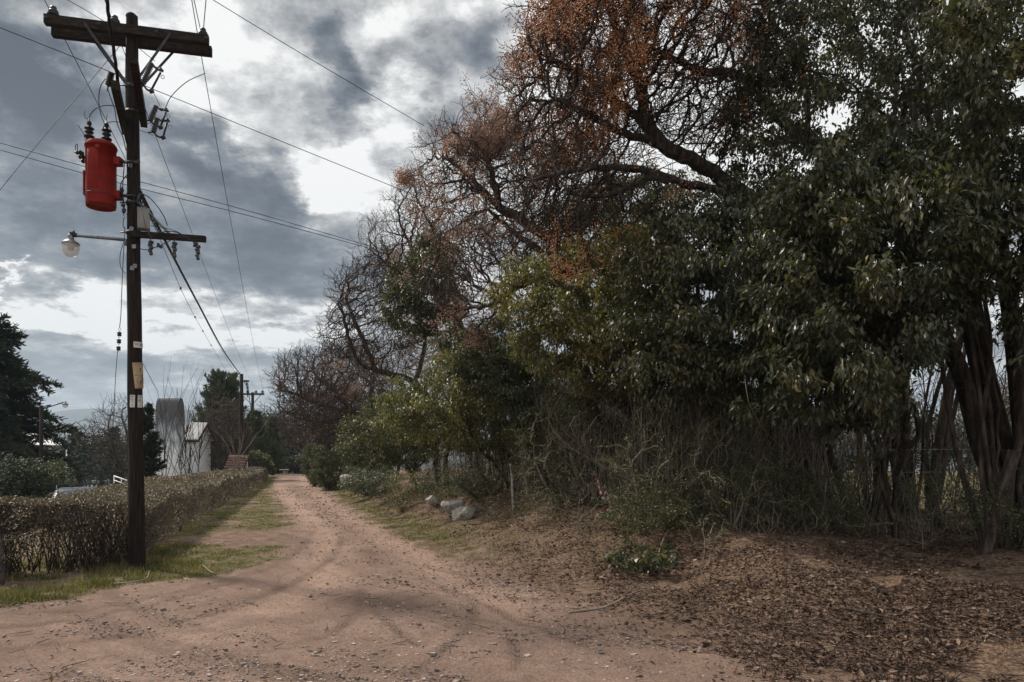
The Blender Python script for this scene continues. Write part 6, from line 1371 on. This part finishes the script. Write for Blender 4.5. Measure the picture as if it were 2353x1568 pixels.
# thin trees before the white building: straight stems forking upward
def sapling(lab, bx, Y, top_py, forks, spread_px, mat, seed, r0=.06, group='thin bare saplings by the white building'):
    g = rg(seed); b0 = ground_at(bx, Y); sc = Y / F; H = P(bx, top_py, Y)[2] - b0[2]; root = thing('bare_sapling', b0, lab, 'tree', group); b = MB()
    def limb(p, d_, L, r, lev):
        n = 6; pts = [p]
        for k in range(n - 1): d_ = unit(d_ + g.normal(0, .07, 3) + [0, 0, .05]); pts.append(pts[-1] + d_ * L / (n - 1))
        b.tube(pts, np.linspace(r, r * (.5 if lev < 3 else .25), n), 6 if lev < 2 else 3, cap=False)
        if lev >= 3: return
        for k in range((forks - 1, 3, 1)[lev]):
            i = g.integers(2 if lev else 1, n); a = g.uniform(0, 6.28); s = (.62, .55, .5)[lev]
            nd = unit(d_ + np.array([math.cos(a), .6 * math.sin(a), .1]) * s * g.uniform(.7, 1.2)); limb(pts[i], nd, L * g.uniform(.42, .75), r * (.62, .5, .45)[lev], lev + 1)
    limb(b0, unit(np.array([g.normal(0, .05), 0, 1.])), H * .56, r0, 0)
    for k in range(forks - 1): limb(b0 + [0, 0, H * (.34 + .05 * k)], unit(np.array([spread_px * sc * (k - (forks - 2) / 2) / max(forks - 1, 1) * 2.0, g.normal(0, .3), H * .5])), H * g.uniform(.5, .64), r0 * .6, 1)
    b.build('trunk', mat, root)
for k, (bx, tp, fk, sp, lb) in enumerate(((379, 915, 5, 30, 'thin bare sapling before the round-topped tower'), (413, 935, 4, 30, 'bare sapling leaning left before the low roof'), (426, 925, 5, 36, 'two-stemmed bare sapling before the white roof'),
    (437, 950, 3, 20, 'slender bare sapling with few twigs before the roof eave'), (457, 945, 6, 70, 'spreading bare sapling at the corner of the white gable wall'), (546, 990, 5, 60, 'small pale-twigged tree above the tiled shelter'))):
    sapling(lb, bx, 40 if k < 5 else 46, tp, fk, sp, M_barkd if k < 5 else M_pale, 220 + k, .034 if k != 3 else .026)
b0 = ground_at(306, 34)
tree('bare_tree', 'leafless spreading tree directly behind the near pole', 'tree', [[b0, P(302, 1110, 34), P(285, 1088, 34), P(262, 1078, 34), P(248, 1062, 34)], PP((302, 1110, 34), (300, 1060, 34.3), (292, 1000, 34.5), (280, 960, 34.5)), PP((285, 1088, 34), (265, 1040, 33.6), (250, 990, 33.4))],
     in_poly([(212, 1010), (228, 960), (262, 920), (300, 918), (335, 960), (332, 1060), (280, 1084), (228, 1066)], 31.5, 36.5, 2200, rg(130)), M_bark, .11, .006, step=.2, infl=2.4, kill=.32, twigs=[dict(every=.4, length=.5, seg=3, n=2, up=.4, spread=.7)], jit=.22, trop=(0, 0, .15), seed=130)
b0 = ground_at(352, 31); conifer2('cypress_tree', 'dark ragged conifer just right of the near pole', b0, P(0, 935, 31)[2] - b0[2], .85, 75, 131, M_conif, .15, -.1, .12, .5, .35, 1.0, lean=(-.06, 0), top=.5)
b0 = ground_at(512, 64); conifer2('pine_tree', 'tall olive pine between the white building and the far poles', b0, P(0, 868, 64)[2] - b0[2], 3.6, 110, 132, M_pine, .34, -.35, .10, .36, .35, .9, top=.4)
bare('brown leafless tree tangled in front of the olive pine', 520, 60, [(470, 960), (500, 915), (550, 925), (562, 1000), (552, 1080), (488, 1080), (478, 1010)], 57, 60.5, [((520, 1040, 59), (515, 990, 59), (505, 950, 59))], 900, .2, 133, kill=.6, step=.4, tip=.013, tw=.6, maxn=6000)
b0 = ground_at(626, 84); conifer2('pine_tree', 'slim pointed pine right of the crossed pole', b0, P(0, 962, 84)[2] - b0[2], 2.0, 70, 134, M_pine, .34, -.3, .08, .8, .4, .9)
b0 = ground_at(586, 78); conifer2('pine_tree', 'short broad pine half hidden by the far poles', b0, P(0, 950, 78)[2] - b0[2], 2.4, 70, 135, M_pine, .34, -.3, .08, .6, .35, .9)
bush('dull olive bush at the end of the hedge below the poles', 585, 68, 3.6, 2.6, 9000, .2, M_small, 136)
bush('darker low bush beside the white table', 690, 95, 4.5, 2.4, 9000, .26, M_gloss, 137)
bush('dark bush on the left verge of the far bend', 625, 90, 4, 2.2, 8000, .26, M_small, 138)
bush('straw-coloured shrub in the field behind the bare tree', 232, 45, 1.6, 1.0, 3500, .1, M_hedge, 139)
b0 = ground_at(178, 96); conifer2('conifer_tree', 'small dark conifer standing up among the distant woods left of the pole', b0, P(0, 992, 96)[2] - b0[2], 1.9, 50, 141, M_conif, .5, .0, .2, .6, .2, .8)
b0 = ground_at(262, 120); conifer2('conifer_tree', 'faint distant conifer nearer the pole in the woods', b0, P(0, 985, 120)[2] - b0[2], 1.8, 45, 142, M_conif, .6, .0, .2, .7, .2, .8)

def woods():
    g = rg(151)
    # three bare and two leafy kinds, then many of each in one distant mass
    kinds = []
    for k in range(3):
        at_ = ellipsoid((0, 0, 5.2), (2.6, 2.6, 3.4), 420, rg(160 + k)); pos, par = grow([[np.zeros(3), np.array([.1, 0, 1.6]), np.array([.1, .2, 3.])]], at_, .42, 3, .62, 50, (0, 0, .2), .25, rg(170 + k), 2500)
        pos, par = add_twigs(pos, par, .3, .9, 2, 2, g, up=.4, only_tips=True); b = MB(); skeleton(b, pos, par, .02, .16, sides=((0, 3),)); kinds.append((np.concatenate(b.v), np.concatenate(b.f4), 0))
    for k in range(2):
        c = ellipsoid((0, 0, 3.6), (2.4, 2.4, 3.4), 2600, rg(180 + k)); lump = fbm(c[:, 0] * .8 + 9, c[:, 2] * .8 + c[:, 1], 3, k) > .42; c = c[lump]; b = MB(); scatter(b, LEAF2, c, g.normal(size=c.shape), .42 * g.uniform(.6, 1.3, len(c)), g); kinds.append((np.concatenate(b.v), np.concatenate(b.f3), 1))
    def place(n, pick, mbs, x_of, h0, h1, evergreen=.3):
        for i in range(n):
            x, y = x_of(i); ki = g.integers(3, 5) if g.random() < evergreen else g.integers(0, 3); v, f, cl_ = kinds[ki]; s = g.uniform(h0, h1) / 8; a = g.uniform(0, 6.28); R = np.array([[math.cos(a), -math.sin(a), 0], [math.sin(a), math.cos(a), 0], [0, 0, 1]])
            mbs[cl_].add((v * [s * g.uniform(.9, 1.4), s, s]) @ R.T + [x, y, land1(x, y) - .2], f)
    A, B = MB(), MB()
    def xo(Y0, Y1, p0, p1):
        def f(i): Y = g.uniform(Y0, Y1); return (g.uniform(p0, p1) - CX) / F * Y, Y
        return f
    place(95, 0, (A, B), xo(92, 135, -350, 620), 7.0, 9.5, .38)
    place(60, 0, (A, B), xo(115, 150, 560, 900), 7.0, 11, .45)
    tag(A.build('woods', M_wood2), 'hazy leafless woods in the dip beyond the fields', kind='stuff'); tag(B.build('evergreen_woods', M_woodg, smooth=False), 'dull evergreen masses among the distant woods', kind='stuff')
    A, B = MB(), MB()
    place(90, 0, (A, B), xo(44, 72, 880, 2750), 5, 8, .25); place(26, 0, (A, B), xo(30, 44, 1250, 1850), 3.5, 6, .5)
    tag(A.build('thicket', M_wood2), 'bare brown thicket beyond the sunlit clearing', kind='stuff'); tag(B.build('evergreen_thicket', M_woodg, smooth=False), 'evergreen scrub in the thicket beyond the clearing', kind='stuff')
woods()
# ------------------------------------------------------------------ what lies and grows on the ground
def near_points(n, Y0, Y1, x0, x1, g, power=1.):
    """scattered in proportion to how closely one sees the ground: thick near the viewer, thin far off"""
    u = g.random(n); Y = 1 / (1 / Y0 + (1 / Y1 - 1 / Y0) * u); X = x0 + (x1 - x0) * g.random(n); return X, Y
def litter():
    g = rg(201)
    # dead leaves on the bank
    b = MB(); Y = 1 / (1 / 4.6 + (1 / 34 - 1 / 4.6) * g.random(330000)); X = right_edge(Y) + g.uniform(-1.7, 9.5, len(Y)) * np.minimum(1, .35 + Y / 14)
    s, road, gr, lit = masks(X, Y); keep = (g.random(len(X)) < np.clip(lit * 1.0, 0, 1)) & (fbm(X * 2, Y * 2, 3, 15) > .36); X, Y = X[keep], Y[keep]; n = len(X)
    Z = land(X, Y) + (fbm(X * 9, Y * 9, 3, 51) - .5) * .012 + (fbm(X * 2.2, Y * 2.2, 3, 61) - .5) * .04 + (fbm(X * 6, Y * 6, 3, 71) - .5) * .048 + np.abs(g.normal(0, .009, n)) + .004
    a = g.normal(0, 1, (n, 3)) * [1, 1, .28]; sz = np.clip(np.exp(g.normal(-3.28, .42, n)), .018, .11) * np.maximum(1, Y / 18)
    scatter(b, LEAF, np.stack([X, Y, Z], 1), a, sz, g, roll=1.3); tag(b.build('leaf_litter', M_litter, smooth=False), 'dry brown leaves covering the bank', kind='stuff')
    # leaves strewn on the dirt
    b = MB(); X, Y = near_points(1900, 5, 40, -9, 6, g); s, road, gr, lit = masks(X, Y); k = (s > 0) & (fbm(X * .7, Y * .7, 3, 19) + .5 * lit + .15 * (Y > 8) > .55); X, Y = X[k], Y[k]; n = len(X)
    Z = land(X, Y) + .012; a = g.normal(0, 1, (n, 3)) * [1, 1, .25] + [0, 0, .1]; scatter(b, LEAF, np.stack([X, Y, Z], 1), a, g.uniform(.03, .085, n), g, roll=1.6)
    tag(b.build('fallen_leaves', M_roadleaf, smooth=False), 'curled green and brown leaves strewn over the dirt', kind='stuff')
    # stones
    b = MB(); X, Y = near_points(95000, 4.9, 60, -14, 6, g); k = inside(X, Y, ROAD) | (g.random(len(X)) < .2); kk = .05 + fbm(X * 1.1, Y * 1.1, 3, 33) + .25 * np.exp(-((X - right_edge(Y) + .6) / .5) ** 2) > .50; k &= kk; X, Y = X[k], Y[k]; n = len(X)
    Z = land(X, Y) + (fbm(X * 2.2, Y * 2.2, 3, 61) - .5) * .045; sz = np.exp(g.normal(-4.55, .5, n)) * np.maximum(1, Y / 13); big = g.random(n) < .006; sz[big] *= 2.4; sz = np.minimum(sz, .07)
    t_ = rg(2); tv = OCTA[0] * 1.0; ico = unit(np.array([[a_, b_, c_] for a_ in (-1, 1) for b_ in (-1, 1) for c_ in (-1, 1)], float)) * .5
    tf = np.array([[0, 1, 3], [0, 3, 2], [4, 6, 7], [4, 7, 5], [0, 4, 5], [0, 5, 1], [2, 3, 7], [2, 7, 6], [0, 2, 6], [0, 6, 4], [1, 5, 7], [1, 7, 3]])
    V = ico[None] * (1 + g.normal(0, .22, (n, 8, 1))) * np.stack([g.uniform(.8, 1.5, n), g.uniform(.7, 1.2, n), g.uniform(.4, .8, n)], 1)[:, None]; ang = g.uniform(0, 6.28, n); ca, sa = np.cos(ang)[:, None], np.sin(ang)[:, None]
    V = np.stack([V[..., 0] * ca - V[..., 1] * sa, V[..., 0] * sa + V[..., 1] * ca, V[..., 2]], -1) * sz[:, None, None] * 1.3 + np.stack([X, Y, Z + sz * .12], 1)[:, None]
    b.add(V.reshape(-1, 3), (np.arange(n)[:, None, None] * 8 + tf[None]).reshape(-1, 3)); tag(b.build('gravel', M_peb, smooth=False), 'small stones and gravel on the dirt road', kind='stuff')
    # short twigs
    b = MB(); n = 4200; Y = 1 / (1 / 5 + (1 / 26 - 1 / 5) * g.random(n)); X = right_edge(Y) + np.where(g.random(n) < .97, g.uniform(.1, 6, n), g.uniform(-6, 0, n)); Z = land(X, Y) + .015
    d_ = unit(g.normal(0, 1, (n, 3)) * [1, 1, .12]); L = g.uniform(.05, .32, n)[:, None]; p0 = np.stack([X, Y, Z], 1); md = p0 + d_ * L * .5 + g.normal(0, .012, (n, 3)); p1 = p0 + d_ * L; r = .0026 * g.uniform(.5, 1.5, n)[:, None, None] * np.maximum(1, Y / 14)[:, None, None]
    tri = np.array([[0, 0, 1.], [.8, .3, -.5], [-.8, -.3, -.5]]); V = np.concatenate([p0[:, None] + r * tri, md[:, None] + r * tri, p1[:, None] + r * .4 * tri], 1); base = np.arange(n)[:, None, None] * 9 + np.array([0, 3])[None, :, None]; j = np.arange(3)[None, None]; q = (j + 1) % 3
    b.add(V.reshape(-1, 3), np.stack([base + j, base + q, base + 3 + q, base + 3 + j], -1).reshape(-1, 4)); tag(b.build('twigs', M_bark), 'short dry twigs among the dead leaves', kind='stuff')
    # grass
    b = MB(); n = 330000; Y = 1 / (1 / 7.6 + (1 / 75 - 1 / 7.6) * g.random(n)); X = hedge_face(np.maximum(Y, 9)) - .4 + g.uniform(-3, 7.5, n) * np.minimum(1, .3 + Y / 16)
    X2 = right_edge(Y) + g.uniform(-.3, 2.6, n); sel = g.random(n) < .22; X = np.where(sel, X2, X); s, road, gr, lit = masks(X, Y)
    nearfoot = np.exp(-((X - hedge_face(np.maximum(Y, 11.))) / .8) ** 2) * (Y < 14)
    foot2 = np.exp(-((Y - np.interp(-X, [5.85, 6.2, 6.75, 9, 14], [11.3, 10.3, 9.6, 8.8, 8.0])) / .7) ** 2) * (X < -4.6)
    tuft = fbm(X * 3.2, Y * 3.2, 3, 41); k = (s < .15) & (g.random(n) < np.clip(gr * 1.1, 0, 1)) & (tuft > .36) & ~((X < hedge_face(np.maximum(Y, 11.)) - .3) & (Y > 12.2)); 
    X, Y, tuft, ht = X[k], Y[k], tuft[k], np.maximum(nearfoot, foot2)[k]; n = len(X); h = (.020 + .045 * (tuft - .36) + .13 * ht * g.random(n) ** 1.5) * g.uniform(.6, 1.3, n) * np.maximum(1, Y / 26)
    Z = land(X, Y) - .004; a = g.normal(0, .42, (n, 3)) + [0, 0, 1]; w = .0055 * np.maximum(1, Y / 12)
    an = g.uniform(0, 3.14, n); sx = np.stack([np.cos(an), np.sin(an), 0 * an], 1) * w[:, None] * g.uniform(.6, 1.2, (n, 1)); p = np.stack([X, Y, Z], 1); a = unit(a); bend = g.normal(0, .35, (n, 3)) * [1, 1, 0]
    V = np.stack([p - sx, p + sx, p + a * h[:, None] * .6 + sx * .7, p + a * h[:, None] * .6 - sx * .7, p + (a * .95 + bend * .5) * h[:, None]], 1)
    b.add(V.reshape(-1, 3), (np.arange(n)[:, None, None] * 5 + np.array([[0, 1, 2], [0, 2, 3], [3, 2, 4]])[None]).reshape(-1, 3)); tag(b.build('grass', M_grass, smooth=False), 'short grass growing on the verge and at the foot of the bank', kind='stuff')
litter()
print('SCENE BUILT', len(bpy.data.objects))
